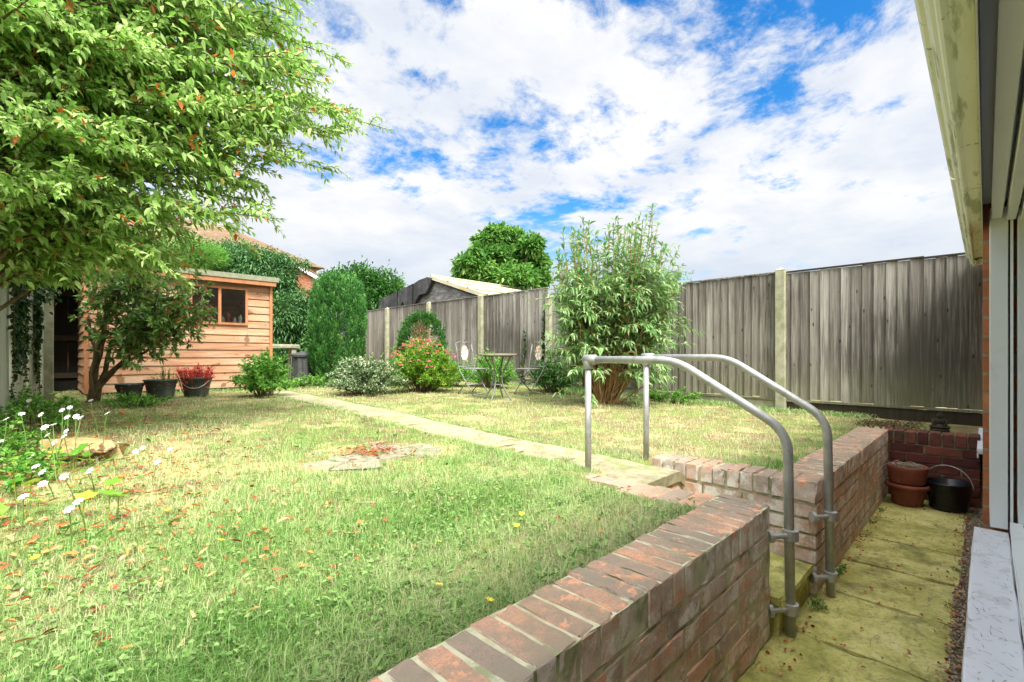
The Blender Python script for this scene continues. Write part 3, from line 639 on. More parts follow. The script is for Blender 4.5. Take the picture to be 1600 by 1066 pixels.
# gate in the passage by the shed, the tree shade put into its colour
gt = thing('side_gate', (.1, 9.9, .6), 'gate coloured near-black for the tree shade in the gap between the pale fence and the shed', 'gate')
for k in range(6):
    m = MB(); m.gbox(-.28+k*.115, -.28+k*.115+.1145, 9.95, 9.975, .6, 2.35, n=(2, 2, 6), jit=.001, rad=.003); m.build('board', MAT['shade_black'], gt, True)
for z in (.85, 1.42, 2.1):
    m = MB(); m.box(-.28, .41, 9.92, 9.948, z, z+.08); m.build('rail', MAT['darkwood'], gt, True)
m = MB(); m.box(-.30, .41, 9.0, 9.98, 2.36, 2.40); m.build('passage_cover', MAT['shade_black'], gt, True)  # cover added over the passage to darken it
m = MB(); m.box(-.34, -.30, 8.3, 10.0, .5, 2.4); m.build('side_panel', MAT['shade_black'], gt, True)

# low orange fence at the end, seen right of the shed
fo = thing('wooden_fence', (5, 12.6, .65), 'orange-brown board fence with a pale green rail beyond the shed', 'fence')
m = MB(); x = 2.2
while x < 9.5:
    m.gbox(x, x+.10, 12.6, 12.62, .7, 1.72+.02*random.random(), n=(2, 1, 4), jit=.001, rad=.003); x += .112
m.build('board_panel', MAT['orangewood'], fo, True)
m = MB(); m.box(2.2, 9.5, 12.53, 12.598, 1.50, 1.58); m.build('rail', MAT['felt'], fo, True)
m = MB(); m.box(2.2, 9.5, 12.5, 12.598, .68, .78); m.build('base_rail', MAT['felt'], fo, True)

# ------------------------------------------------------------------ shed
SY, SX0, SX1, SD = 8.4, .42, 2.70, 1.8
sh = thing('garden_shed', ((SX0+SX1)/2, SY, .66), 'small orange-brown timber garden shed with overlapping boards and a two-pane window', 'shed')
zb, zt = .665, 2.36
def roofz(y): return 2.43-.10*(y-SY)
WX0, WX1, WZ0, WZ1 = 1.60, 2.32, 1.71, 2.235
fb = MB(); z = zb+.03; k = 0
while z < zt:
    h = min(.118, zt-z)
    spans = [(SX0, SX1)]
    if z+h > WZ0-.03 and z < WZ1+.03: spans = [(SX0, WX0-.035), (WX1+.035, SX1)]
    r_ = random.random()
    for a, b in spans:
        mid = (a+b)/2
        fb.add([(a, SY, z), (b, SY, z), (b, SY-.020, z), (a, SY-.020, z), (a, SY, z+h), (b, SY, z+h), (b, SY-.005, z+h), (a, SY-.005, z+h)],
               [(0, 1, 2, 3), (4, 5, 6, 7), (2, 3, 7, 6), (0, 3, 7, 4), (1, 2, 6, 5), (0, 1, 5, 4)], r_)
    z += .118; k += 1
fb.build('front_boards', MAT['shed'], sh, True)
m = MB(); mm = MB(); z = zb+.03
while z < zt-.1:
    m.add([(SX1, SY, z), (SX1, SY+SD, z), (SX1+.02, SY+SD, z), (SX1+.02, SY, z), (SX1, SY, z+.116), (SX1, SY+SD, z+.116), (SX1+.005, SY+SD, z+.116), (SX1+.005, SY, z+.116)],
          [(0, 1, 2, 3), (4, 5, 6, 7), (2, 3, 7, 6), (0, 3, 7, 4), (1, 2, 6, 5), (0, 1, 5, 4)])
    mm.add([(SX0-.0, SY, z), (SX0, SY+SD, z), (SX0-.02, SY+SD, z), (SX0-.02, SY, z), (SX0, SY, z+.116), (SX0, SY+SD, z+.116), (SX0-.005, SY+SD, z+.116), (SX0-.005, SY, z+.116)],
          [(0, 1, 2, 3), (4, 5, 6, 7), (2, 3, 7, 6), (0, 3, 7, 4), (1, 2, 6, 5), (0, 1, 5, 4)])
    z += .118
m.build('side_boards', MAT['shed'], sh, True); mm.build('side_boards', MAT['shed'], sh, True)
m = MB(); m.box(WX0-.04, WX1+.04, SY-.010, SY, 1.52, WZ0-.036); m.build('sill_board', MAT['shed'], sh, True)
m = MB(); m.box(WX0-.04, WX1+.04, SY-.010, SY, WZ1+.036, 2.36); m.build('header_board', MAT['shed'], sh, True)
m = MB(); m.box(SX0, SX1, SY+SD, SY+SD+.02, zb, 2.25); m.build('back_wall', MAT['shed'], sh, True)
for x in (SX0-.022, SX1-.022):
    m = MB(); m.gbox(x, x+.046, SY-.04, SY-.021, zb+.02, zt+.02, n=(2, 1, 6), jit=.0008, rad=.002); m.build('corner_trim', MAT['shed_trim'], sh, True)
m = MB(); m.box(SX0, SX1, SY-.03, SY+SD, zb-.03, zb+.028); m.build('floor_bearer', MAT['darkwood'], sh, True)
m = MB(); m.prism([(SY-.13, roofz(SY-.13)), (SY+SD+.08, roofz(SY+SD+.08)), (SY+SD+.08, roofz(SY+SD+.08)+.03), (SY-.13, roofz(SY-.13)+.03)], 0, SX0-.09, SX1+.09)
m.prism([(SY-.138, roofz(SY)-.03), (SY-.131, roofz(SY)-.03), (SY-.131, roofz(SY-.13)+.034), (SY-.138, roofz(SY-.13)+.034)], 0, SX0-.095, SX1+.095)
m.build('roof', MAT['felt'], sh, True)
m = MB(); m.box(SX0-.05, SX1+.05, SY-.125, SY-.10, 2.33, 2.43); m.build('fascia', MAT['shed_trim'], sh, True)
# a little timber nub above the corner
wf_ = MB()
xm = (WX0+WX1)/2
for a, b, c_, d_ in ((WX0-.035, WX0, WZ0, WZ1), (WX1, WX1+.035, WZ0, WZ1), (xm-.02, xm+.02, WZ0, WZ1), (WX0-.035, WX1+.035, WZ0-.035, WZ0), (WX0-.035, WX1+.035, WZ1, WZ1+.035)):
    wf_.box(a, b, SY-.034, SY+.01, c_, d_)
wfo = wf_.build('window_frame', MAT['shed_trim'], sh, True)
for a, b in ((WX0, xm-.02), (xm+.02, WX1)):
    m = MB(); m.box(a, b, SY-.008, SY-.004, WZ0, WZ1); V = m
    o = m.build('window_pane', MAT['clear'], sh, True)
# a shelf behind with things seen against the pane
for x, hgt, wd, cm, lb in ((1.70, .13, .07, 'petal', 'squat white bottle at the left end of the shed window sill'), (1.84, .10, .06, 'sillw', 'short pale jar in the left pane of the shed window'), (2.02, .12, .06, 'petal', 'white jar just right of the middle bar of the shed window'),
                           (2.10, .18, .055, 'redleaf', 'tall red bottle in the right pane of the shed window'), (2.19, .11, .05, 'petal', 'white tub right of the red bottle in the shed window'), (2.27, .16, .055, 'sillw', 'pale bottle at the right end of the shed window sill')):
    m = MB(); m.lathe([(wd*.5, 0), (wd*.5, hgt*.7), (wd*.25, hgt*.85), (wd*.22, hgt)], (x, SY+.06, WZ0-.02), 12)
    o = m.build('shelf_bottle', MAT[cm], None); tag(o, lb, 'bottle', 'bottles behind the shed window')
m = MB(); m.box(SX0+.05, SX1-.05, SY+.001, SY+.2, WZ0-.05, WZ0-.021); m.build('inner_shelf', MAT['shed_trim'], sh, True)
# ------------------------------------------------------------------ own house at the right
ho = thing('brick_house', (2.6, -.02, 0), 'brick bungalow wall with white window, sill and stained gutter at the right edge', 'house')
m = MB()
m.box(2.66, 6.52, -.30, .008, -.1, 2.06); m.box(-5, 2.66, -.30, .004, -.1, .49); m.box(-5, -2.2, -.3, .006, .49, 2.06); m.box(-2.2, 2.66, -.3, -.004, 1.90, 2.06)
m.build('brick_wall', MAT['housebrick'], ho, True)
m = MB(); m.box(-5, 6.52, -7, -6.8, -.1, 2.06); m.box(-5, -4.8, -6.8, -.3, -.1, 2.06); m.box(6.32, 6.52, -6.8, -.3, -.1, 2.06); m.box(-5, 6.5, -6.9, -.302, -.1, .1)
m.build('back_wall', MAT['housebrick'], ho, True)
m = MB(); m.prism([(.07, 2.10), (-3.45, 4.2), (-7.2, 2.10), (-7.2, 2.2), (-3.45, 4.32), (.07, 2.2)], 0, -5.1, 6.55); m.build('roof', MAT['rooftile'], ho, True)
# gutter: an ogee channel swept along X
prof = [(.020, 2.085), (.066, 2.080), (.080, 2.068), (.088, 2.075), (.094, 2.098), (.104, 2.106), (.112, 2.120), (.118, 2.150), (.130, 2.158), (.138, 2.172), (.132, 2.176), (.112, 2.160), (.105, 2.125), (.085, 2.112), (.078, 2.088), (.020, 2.095)]
m = MB(); m.prism(prof, 0, -4.9, 3.49); m.prism(prof, 0, 3.51, 6.50); gu = m.build('gutter', MAT['gutter'], ho, True)
def grow_prof(p, k):
    cyy, czz = .08, 2.115; return [(cyy+(a-cyy)*k, czz+(b-czz)*k) for a, b in p]
m = MB(); outer = grow_prof(prof[:10], 1.36); m.prism(outer+[(a, b) for a, b in prof[:10]][::-1], 0, 3.42, 3.58)
m.build('union_bracket', MAT['gutter'], gu)
for xa in (3.405, 3.581):  # dark strips stand in for shadow lines either side of the collar
    m = MB(); o2 = grow_prof(prof[:10], 1.22); m.prism(o2+[(a, b) for a, b in prof[:10]][::-1], 0, xa, xa+.014); m.build('collar_shade_strip', MAT['rubber_shade'], gu)
m = MB(); m.prism(outer+[(.02, 2.18)], 0, 6.49, 6.50+.02); m.prism(outer+prof[:10][::-1], 0, 6.40, 6.488); m.build('stop_end', MAT['gutter'], gu)
m = MB(); m.box(-4.9, 6.5, .006, .019, 2.062, 2.22); m.build('fascia', MAT['gutter'], ho, True)
m = MB(); m.box(-4.9, 6.5, -.3, .0055, 2.063, 2.08); m.build('soffit', MAT['gutter'], ho, True)
# big window
def window(x0, x1, z0, z1, sill_only=False):
    wn_ = MB()
    wn_.gbox(x1-.004, x1+.058, -.062, -.010, z0, z1+.05, n=(2, 3, 6), jit=0, rad=.004)      # outer jamb
    wn_.box(x1+.0, x1+.058, -.074, -.066, z0+.01, z1); 
    wn_.gbox(x1-.03, x1+.05, -.13, -.084, z0+.03, z1+.03, n=(2, 3, 6), jit=0, rad=.004)    # sash
    for (a, b, c_, d_) in ((-.046, -.014, z1, z1+.07), (-.082, -.055, z1-.012, z1+.055), (-.13, -.09, z1-.02, z1+.05)):
        wn_.gbox(x0, x1-.006, a, b, c_, d_, n=(4, 3, 3), jit=0, rad=.006)
    wn_.gbox(x0, x1-.032, -.10, -.062, z0+.0, z0+.042, n=(6, 3, 3), jit=0, rad=.010)
    wn_.gbox(x0, x1-.032, -.15, -.104, z0+.0, z0+.075, n=(6, 3, 3), jit=0, rad=.008)
    w_ = wn_.build('window', MAT['white'], ho, True)
    m = MB(); m.box(x1-.02, x1+.04, -.083, -.075, z0+.02, z1); m.box(x0, x1-.02, -.089, -.083, z1-.01, z1+.02); m.box(x0, x1-.02, -.053, -.048, z1-.0, z1+.045); m.box(x0, x1-.04, -.1035, -.1005, z0+.01, z0+.06)
    m.build('gasket', MAT['rubber_shade'], w_)
    m = MB(); m.box(x0, x1-.03, -.128, -.122, z0+.07, z1-.01); m.build('pane', MAT['glass'], w_)
    return w_
w1 = window(-2.1, 2.60, .535, 1.72)
w1.location = (0, 0, 0)
m = MB(); m.gbox(-2.1, 2.60, -.064, .036, .495, .530, n=(40, 4, 2), jit=.0004, rad=.005); m.gbox(-2.1, 2.60, .024, .034, .470, .4945, n=(10, 1, 2), jit=0, rad=.001); m.build('sill', MAT['sillw'], ho, True)
m = MB(); m.box(-2.2, 2.6, -.16, -.15, .49, 1.8); m.build('interior_shade', MAT['rubber_shade'], ho, True)
m = MB(); m.gbox(4.75, 6.15, .0085, .046, .492, .530, n=(12, 3, 2), jit=.0004, rad=.004); m.gbox(4.75, 6.15, .036, .045, .462, .4915, n=(8, 1, 2), jit=0, rad=.001); m.build('sill', MAT['sillw'], ho, True)
m = MB(); m.box(4.78, 6.12, .0085, .014, .532, 1.72); w2 = m.build('window', MAT['white'], ho, True)
m = MB(); m.box(-2.2, 2.655, -.29, .0075, 1.80, 1.898); m.build('lintel_trim', MAT['white'], ho, True)
m = MB(); m.box(-2.2, 4.4, .0082, .0105, 1.70, 2.058); m.build('head_trim', MAT['white'], ho, True)
# clippings on the sill
n = 260; V = []; F3 = []
for i in range(n):
    x = random.uniform(.5, 2.58); y = random.uniform(-.055, .032); a = random.uniform(0, pi); l = random.uniform(.004, .03)*(1.6 if random.random() < .1 else 1); wd = .0009
    d = np.array([cos(a), sin(a), 0]); q = np.array([-sin(a), cos(a), 0]); c_ = np.array([x, y, .5315])
    if abs(y+d[1]*l) > .05: d *= .3
    V += [c_-d*l/2-q*wd, c_-d*l/2+q*wd, c_+d*l/2+q*wd*.3+np.array([0, 0, .002])]; F3.append([3*i, 3*i+1, 3*i+2])
tag(mesh_np('grass_clippings', V, np.zeros((0, 4)), F3, [], np.random.rand(n)*.4+.6, MAT['stone']), kind='stuff')

# ------------------------------------------------------------------ neighbour's garage behind the right fence
ga = thing('neighbour_garage', (9, 10.8, .6), 'neighbour garage with grey gable, torn black felt edge and pale corrugated roof behind the fence', 'garage')
X0, X1, YA, YL, YR = 7.3, 10.9, 10.35, 13.75, 8.25; ZA, ZL, ZR = 3.25, 2.68, 2.60
m = MB(); m.prism([(YR+.05, .4), (YR+.05, ZR-.08), (YA, ZA-.08), (YL-.05, ZL-.08), (YL-.05, .4)], 0, X0+.08, X1-.05); m.build('gable_wall', MAT['shingle'], ga, True)
m = MB(); nseg = 46
for i in range(nseg):   # corrugated sheet: waves run down the slope
    xa, xb = X0+(X1-X0)*i/nseg, X0+(X1-X0)*(i+1)/nseg; xm_ = (xa+xb)/2
    for (ya, za, yb, zb_) in ((YA, ZA, YR-.15, ZR-.05), (YA, ZA, YL+.1, ZL-.02)):
        m.add([(xa, ya, za), (xm_, ya, za+.03), (xm_, yb, zb_+.03), (xa, yb, zb_)], [(0, 1, 2, 3)]); m.add([(xm_, ya, za+.03), (xb, ya, za), (xb, yb, zb_), (xm_, yb, zb_+.03)], [(0, 1, 2, 3)])
m.build('roof', MAT['corrugated'], ga, True, fix=False)
m = MB()
for t in (0.0, .34, .68, 1.0):
    y_ = YA+(YR-.15-YA)*t; z_ = ZA+(ZR-.05-ZA)*t
    m.box(X0-.02, X1, y_-.035, y_+.035, z_+.035, z_+.075)
m.build('roof_batten', MAT['corrugated'], ga, True)
m = MB(); dy, dz_ = YR-.15-YA, ZR-.05-ZA
m.add([(X0-.02, YA, ZA-.05), (X0-.02, YR-.15, ZR-.10), (X0-.02, YR-.15, ZR+.0), (X0-.02, YA, ZA+.05), (X0+.05, YA, ZA-.05), (X0+.05, YR-.15, ZR-.10), (X0+.05, YR-.15, ZR), (X0+.05, YA, ZA+.05)],
      [(0, 1, 2, 3), (4, 5, 6, 7), (0, 1, 5, 4), (1, 2, 6, 5), (2, 3, 7, 6), (3, 0, 4, 7)]); m.build('verge_board', MAT['corrugated'], ga, True)
# torn felt hanging over the left slope
def lz(y): return ZA+(ZL-ZA)*(y-YA)/(YL-YA)
ff = MB(); pts = [(YA-.08, .10), (YA+.15, .42), (YA+.45, .40), (YA+.8, .62), (YA+1.05, .85), (YA+1.25, .38), (YA+1.6, .60), (YA+2.0, .70), (YA+2.3, .45), (YA+2.8, .60), (YL+.1, .40)]
for i in range(len(pts)-1):
    (ya, ha), (yb, hb) = pts[i], pts[i+1]; za, zb2 = lz(ya)+.05, lz(yb)+.05
    if i == 0: za = ZA-.02
    q = .03*sin(i*2.1)
    ff.add([(X0-.05+q, ya, za), (X0-.05-q, yb, zb2), (X0-.06-q, yb, zb2-hb), (X0-.06+q, ya, za-ha), (X0+.0, ya, za), (X0+.0, yb, zb2), (X0-.0, yb, zb2-hb), (X0-.0, ya, za-ha)],
           [(0, 1, 2, 3), (4, 5, 6, 7), (0, 1, 5, 4), (2, 3, 7, 6)])
ff.build('torn_felt', MAT['black_felt'], ga, True)

# ------------------------------------------------------------------ neighbour's house far behind the shed
nh = thing('neighbour_house', (4, 26, .6), 'neighbour house with a brown tiled hipped roof behind the trees', 'house')
m = MB(); m.box(-2, 9.2, 22.3, 29.7, .4, 5.25); m.build('wall', MAT['fardbrick'], nh, True)
m = MB(); m.add([(-2.3, 22, 5.3), (9.5, 22, 5.3), (9.5, 30, 5.3), (-2.3, 30, 5.3), (1, 26, 7.45), (6.2, 26, 7.45)], [(0, 1, 5, 4), (1, 2, 5), (2, 3, 4, 5), (3, 0, 4), (0, 3, 2, 1)]); m.build('roof', MAT['rooftile'], nh, True)
nb = thing('neighbour_bungalow', (7.5, 16.5, .6), 'small brick gable with a white bargeboard glimpsed between the conifers', 'house')
c0 = at(478, 424, 16.5); x0, y0 = c0[0], c0[1]
m = MB(); m.prism([(x0-.75, .5), (x0+.35, .5), (x0+.35, 3.85), (x0-.75, 4.36)], 1, y0, y0+3); m.build('wall', MAT['fardbrick'], nb, True)
m = MB(); m.prism([(x0-.80, 4.39), (x0+.45, 3.82), (x0+.45, 3.95), (x0-.80, 4.53)], 1, y0-.12, y0-.02); m.build('bargeboard', MAT['sillw'], nb, True)
m = MB(); m.prism([(x0-.80, 4.54), (x0+.5, 3.945), (x0+.5, 4.0), (x0-.80, 4.60)], 1, y0-.14, y0+3); m.build('roof', MAT['rooftile'], nb, True)
# TV aerial on the neighbour's roof
ae = thing('tv_aerial', at(379, 362, 24), 'thin television aerial on a mast above the shed', 'aerial')
b_ = at(379, 375, 24); t_ = at(379, 331, 24)
m = MB(); m.tube([b_, t_], .022, 6); m.build('mast', MAT['iron'], ae, True)
m = MB(); m.tube([at(371, 353, 24), at(386, 349, 24)], .014, 5)
for k in range(5): p = at(372+3.2*k, 352.5-k*.85, 24); m.tube([p-[0, 0, .14], p+[0, 0, .14]], .010, 4)
m.build('antenna', MAT['iron'], ae, True)

# ------------------------------------------------------------------ table and chairs
def table(x, y):
    z = float(hz(x, y)); t = thing('bistro_table', (x, y, z), 'small round metal bistro table between the two mosaic chairs', 'table', rz=.4)
    m = MB(); m.lathe([(.0, .62), (.262, .62), (.272, .625), (.275, .638), (.268, .648), (0, .650)], n=36); m.build('table_top', MAT['stone'], t, smooth=False)
    for k in range(4):
        a = k*pi/2; pr = [(.20, .62), (.15, .52), (.085, .40), (.062, .30), (.085, .19), (.15, .08), (.21, 0.0)]
        P = np.array([(r*cos(a), r*sin(a), z_) for r, z_ in pr]); u = np.linspace(0, 6, 25); P = np.stack([np.interp(u, range(7), P[:, i]) for i in range(3)], 1)
        for _ in range(2): P[1:-1] = (P[:-2]+P[1:-1]*2+P[2:])/4
        m = MB(); m.tube(P, .0115, 7); m.build('leg', MAT['iron'], t, smooth=True)
    m = MB(); an = np.linspace(0, 2*pi, 25)[:-1]; m.tube([(.075*cos(q), .075*sin(q), .22) for q in an], .007, 6, closed=True); m.build('ring', MAT['iron'], t, smooth=True); m = MB(); m.tube([(.20*cos(q), .20*sin(q), .612) for q in an], .006, 6, closed=True); m.build('ring', MAT['iron'], t, smooth=True)
table(4.53, 4.83)
def chair(x, y, rz, label):
    z = float(hz(x, y)); t = thing('bistro_chair', (x, y, z), label, 'chair', 'folding mosaic bistro chairs', rz)
    t.scale = (.92, .92, .92)
    m = MB(); an = np.linspace(0, 2*pi, 29)[:-1]
    m.lathe([(0, .425), (.185, .425), (.195, .432), (.195, .440), (.185, .444), (0, .444)], n=32, sx=1.05); m.build('seat', MAT['iron'], t)
    for s in (-1, 1):
        P = arc_pts([(-.26, s*.19, .86), (-.205, s*.19, .60), (-.185, s*.19, .43), (.0, s*.19, .20), (.15, s*.19, .0)], [.1, .07, .08]); m = MB(); m.tube(P, .0098, 7); m.build('back_leg', MAT['iron'], t, smooth=True)
        P = arc_pts([(.14, s*.165, .43), (.02, s*.165, .25), (-.24, s*.165, .0)], [.08]); m = MB(); m.tube(P, .009, 7); m.build('front_leg', MAT['iron'], t, smooth=True)
    for p, q in (((.145, -.19, .01), (.145, .19, .01)), ((-.235, -.165, .01), (-.235, .165, .01)), ((0.03, -.19, .17), (.03, .19, .17)), ((-.19, -.19, .47), (-.19, .19, .47))): m = MB(); m.tube([p, q], .009, 6); m.build('cross_bar', MAT['iron'], t, smooth=True)
    m = MB()
    m.tube(arc_pts([(-.26, -.19, .86), (-.265, -.08, .90), (-.27, 0, .86), (-.265, .08, .90), (-.26, .19, .86)], .05), .008, 6)
    m.build('top_bar', MAT['iron'], t, smooth=True)
    m = MB(); V = []; n = 28
    for k in range(n): q = 2*pi*k/n; V.append((-.232, .085*cos(q), .70+.125*sin(q)))
    for k in range(n): q = 2*pi*k/n; V.append((-.246, .085*cos(q), .70+.125*sin(q)))
    m.add(V, [tuple(range(n)), tuple(range(n, 2*n))[::-1]]+[(i, (i+1) % n, n+(i+1) % n, n+i) for i in range(n)])
    bp = m.build('mosaic_panel', MAT['mosaic'], t)
    m = MB(); m.tube([(-.239, .088*cos(q), .70+.128*sin(q)) for q in np.linspace(0, 2*pi, 29)[:-1]], .007, 6, closed=True)
    for s in (-1, 1): m.tube(arc_pts([(-.24, s*.085, .72), (-.24, s*.13, .76), (-.245, s*.19, .74)], .03), .005, 5); m.tube(arc_pts([(-.235, s*.06, .60), (-.21, s*.05, .52), (-.19, s*.05, .47)], .03), .005, 5)
    m.tube([(-.245, 0, .82), (-.265, 0, .87)], .005, 5)
    m.build('panel_frame', MAT['iron'], bp, smooth=True)
    return t
chair(4.78, 5.62, radians(-84), 'folding mosaic-backed metal chair left of the table, beside the pink-flowered shrub')
chair(5.36, 5.02, radians(174), 'folding mosaic-backed metal chair right of the table, by the tall lance-leaved bush')

# ------------------------------------------------------------------ pots, bins, ornaments
def bucket_pot(x, y, rt, h, label, plant=None):
    z = float(hz(x, y))-.005; t = thing('plant_pot', (x, y, z), label, 'plant pot', 'dark plastic tubs by the shed')
    m = MB(); m.lathe([(rt*.68, 0), (rt*.72, .01), (rt*.80, h*.5), (rt*.90, h*.84), (rt*.93, h*.85), (rt*.94, h*.93), (rt*.99, h*.94), (rt, h), (rt*.95, h*.995), (rt*.86, h*.8), (0, h*.8)], n=28, wob=.008)
    m.build('tub', MAT['pot'], t, smooth=True)
    m = MB(); m.lathe([(0, h*.86), (rt*.88, h*.84)], n=16); m.build('soil', MAT['soil'], t)
    a = radians(-110); P = []
    for k in range(13):
        q = a+radians(-62+124*k/12); P.append((rt*.95*cos(q), rt*.95*sin(q), h*.86-h*.38*math.sin(pi*k/12)))
    m = MB(); m.tube(P, .005, 6); m.build('handle', MAT['dark_iron'] if plant is None else MAT['galv'], t, smooth=True)
    return t
bucket_pot(.77, 7.42, .150, .21, 'small dark green tub nearest the multi-stemmed shrub by the shed')
bucket_pot(1.075, 7.38, .187, .255, 'middle dark green tub by the shed, holding sparse weeds')
p3 = bucket_pot(1.465, 7.42, .187, .26, 'dark green handled tub by the shed holding a red-leaved plant', 1)

tp_ = thing('terracotta_pot', (4.93, .445, 0), 'terracotta pot with a wide rim standing on the patio under another pot', 'plant pot', 'terracotta pots on the patio')
m = MB(); m.lathe([(.088, .0), (.098, .02), (.118, .13), (.126, .142), (.142, .145), (.146, .156), (.144, .172), (.13, .175), (.115, .16), (0, .155)], n=32); m.build('pot', MAT['terracotta'], tp_, smooth=True)
tq = thing('terracotta_pot', (4.93, .445, .176), 'upper terracotta pot filled with coiled dry twigs, stacked on the wider-rimmed pot', 'plant pot', 'terracotta pots on the patio')
m = MB(); m.lathe([(.112, 0), (.118, .01), (.124, .09), (.128, .10), (.132, .13), (.130, .138), (.118, .138), (.112, .11), (0, .105)], n=32); m.build('pot', MAT['terracotta'], tq, smooth=True)
m = MB()
for k in range(16):
    r_ = random.uniform(.03, .10); zc_ = random.uniform(.115, .15); ph = random.random()*6
    m.tube([(r_*cos(q)+.01*sin(q*3+ph), r_*sin(q), zc_+.012*sin(q*2+ph)) for q in np.linspace(ph, ph+random.uniform(2.5, 6), 16)], .0028, 5)
m.build('twigs', MAT['stone'], tq, smooth=True)
bk = thing('bucket', (4.99, .205, 0), 'shiny black ribbed bucket with a wire handle on the patio beside the terracotta pots', 'bucket')
pr = [(.105, 0), (.112, .01)]
for k in range(9): z_ = .02+k*.02; r_ = .113+.0028*k; pr += [(r_, z_), (r_+.0045, z_+.008), (r_, z_+.016)]
pr += [(.142, .205), (.146, .212), (.142, .218), (.132, .212), (.115, .05), (0, .045)]
m = MB(); m.lathe(pr, n=36); m.build('pail', MAT['dark_iron'], bk, smooth=True)
m = MB(); m.tube([(-.142*cos(q)*.35-.05, -.142*cos(q), .20+.15*sin(q)) for q in np.linspace(0, pi, 20)], .0035, 6); m.build('handle', MAT['galv'], bk, smooth=True)

cb_ = thing('compost_bin', (3.56, 9.25, .645), 'black plastic compost bin between the shed and the tall conifer', 'compost bin')
m = MB(); m.lathe([(.255, 0), (.25, .03), (.215, .50), (.21, .52), (.0, .52)], n=8, sx=.95); m.lathe([(.262, .0), (.262, .04), (.25, .045)], n=8)
m.build('body', MAT['compost'], cb_)
m = MB(); m.lathe([(.228, .521), (.23, .56), (.20, .585), (.09, .60), (.06, .625), (.0, .625)], n=24); m.build('lid', MAT['compost'], cb_)
m = MB()
for k in range(8):
    a = pi/8+k*pi/4; m.tube([(.245*cos(a), .245*sin(a), .03), (.216*cos(a), .216*sin(a), .5)], .010, 5)
m.build('rib', MAT['compost'], cb_)
bn = thing('garden_bench', (3.35, 9.9, .65), 'pale stone slab bench half hidden behind the compost bin', 'bench')
m = MB(); m.gbox(3.0, 3.75, 9.9, 10.2, 1.34, 1.42, n=(4, 3, 2), jit=.002, rad=.006); m.build('seat', MAT['post'], bn, True)
for x in (3.08, 3.6):
    m = MB(); m.gbox(x, x+.09, 9.93, 10.17, .64, 1.339, n=(2, 2, 3), jit=.002, rad=.004); m.build('leg', MAT['post'], bn, True)

# figurine and dead creeper on the cross wall
x, y = 5.40, .275
fg = thing('garden_figurine', (x, y, .556), 'small dark seated stone figurine on the brick wall end by the fence', 'figurine')
m = MB(); m.lathe([(.0, 0), (.062, .0), (.066, .012), (.055, .022), (0, .024)], n=20)
m.blob((0, 0, .04), (.056, .062, .024), amp=.15, fr=2, sd=1); m.blob((.004, 0, .078), (.032, .040, .038), amp=.08); m.blob((.0, 0, .128), (.022, .022, .026), amp=.04); m.blob((0, 0, .153), (.011, .011, .010), amp=.02)
for s in (-1, 1): m.tube([(.0, s*.036, .098), (-.012, s*.047, .07), (-.035, s*.020, .048)], [.011, .011, .009], 8); m.blob((-.01, s*.045, .034), (.032, .024, .014), amp=.05)
m.build('statue', MAT['darkwood'], fg, smooth=True)
m = MB()
for k in range(70):
    x0_, y0_ = random.uniform(5.26, 5.5), random.uniform(.36, .76); a = random.uniform(-.8, .8)+pi/2; ln = random.uniform(.05, .16); zz0 = .56+random.random()*.04
    P = [(x0_+cos(a)*ln*t+.012*sin(t*9+k), y0_+sin(a)*ln*t*.8, zz0+.022*sin(t*7+k)) for t in np.linspace(0, 1, 8)]; m.tube(P, random.uniform(.002, .005), 5)
tag(m.build('dead_creeper', MAT['bark']), 'tangle of dry dead creeper stems lying on the wall end by the fence', 'dead plant')

# circular stone patch in the lawn
zc0 = float(hz(1.54, 2.84)); ci = thing('stone_circle', (1.54, 2.84, zc0), 'round patch of crazy stone slabs set in the lawn with red leaves in its middle', 'stone paving')
rng = random.Random(5); an0 = 0
for ring, (ra, rb, kk) in enumerate([(.10, .30, 5), (.31, .50, 9)]):
    for k in range(kk):
        a0 = 2*pi*(k+rng.uniform(-.1, .1))/kk+ring*.3; a1 = 2*pi*(k+1)/kk+ring*.3-.05
        if ring == 1 and k in (0, 3, 6): continue
        m_ = MB(); V = []; q = 5
        for z_ in (-.03, .006+rng.uniform(-.003, .003)):
            for r_ in (ra, rb*rng.uniform(.88, 1.04)):
                for j in range(q+1):
                    a = a0+(a1-a0)*j/q; V.append((r_*cos(a)*1.0+rng.gauss(0, .006), r_*sin(a)*.78+rng.gauss(0, .006), z_))
        n1_ = q+1; Fc = []
        for j in range(q):
            Fc += [(2*n1_+j, 2*n1_+j+1, 3*n1_+j+1, 3*n1_+j), (j, n1_+j, n1_+j+1, j+1), (n1_+j, 3*n1_+j, 3*n1_+j+1, n1_+j+1), (j, j+1, 2*n1_+j+1, 2*n1_+j)]
        Fc += [(0, 2*n1_, 3*n1_, n1_), (q, n1_+q, 3*n1_+q, 2*n1_+q)]
        m_.add(V, Fc); o = m_.build('slab', MAT['stone'], ci)
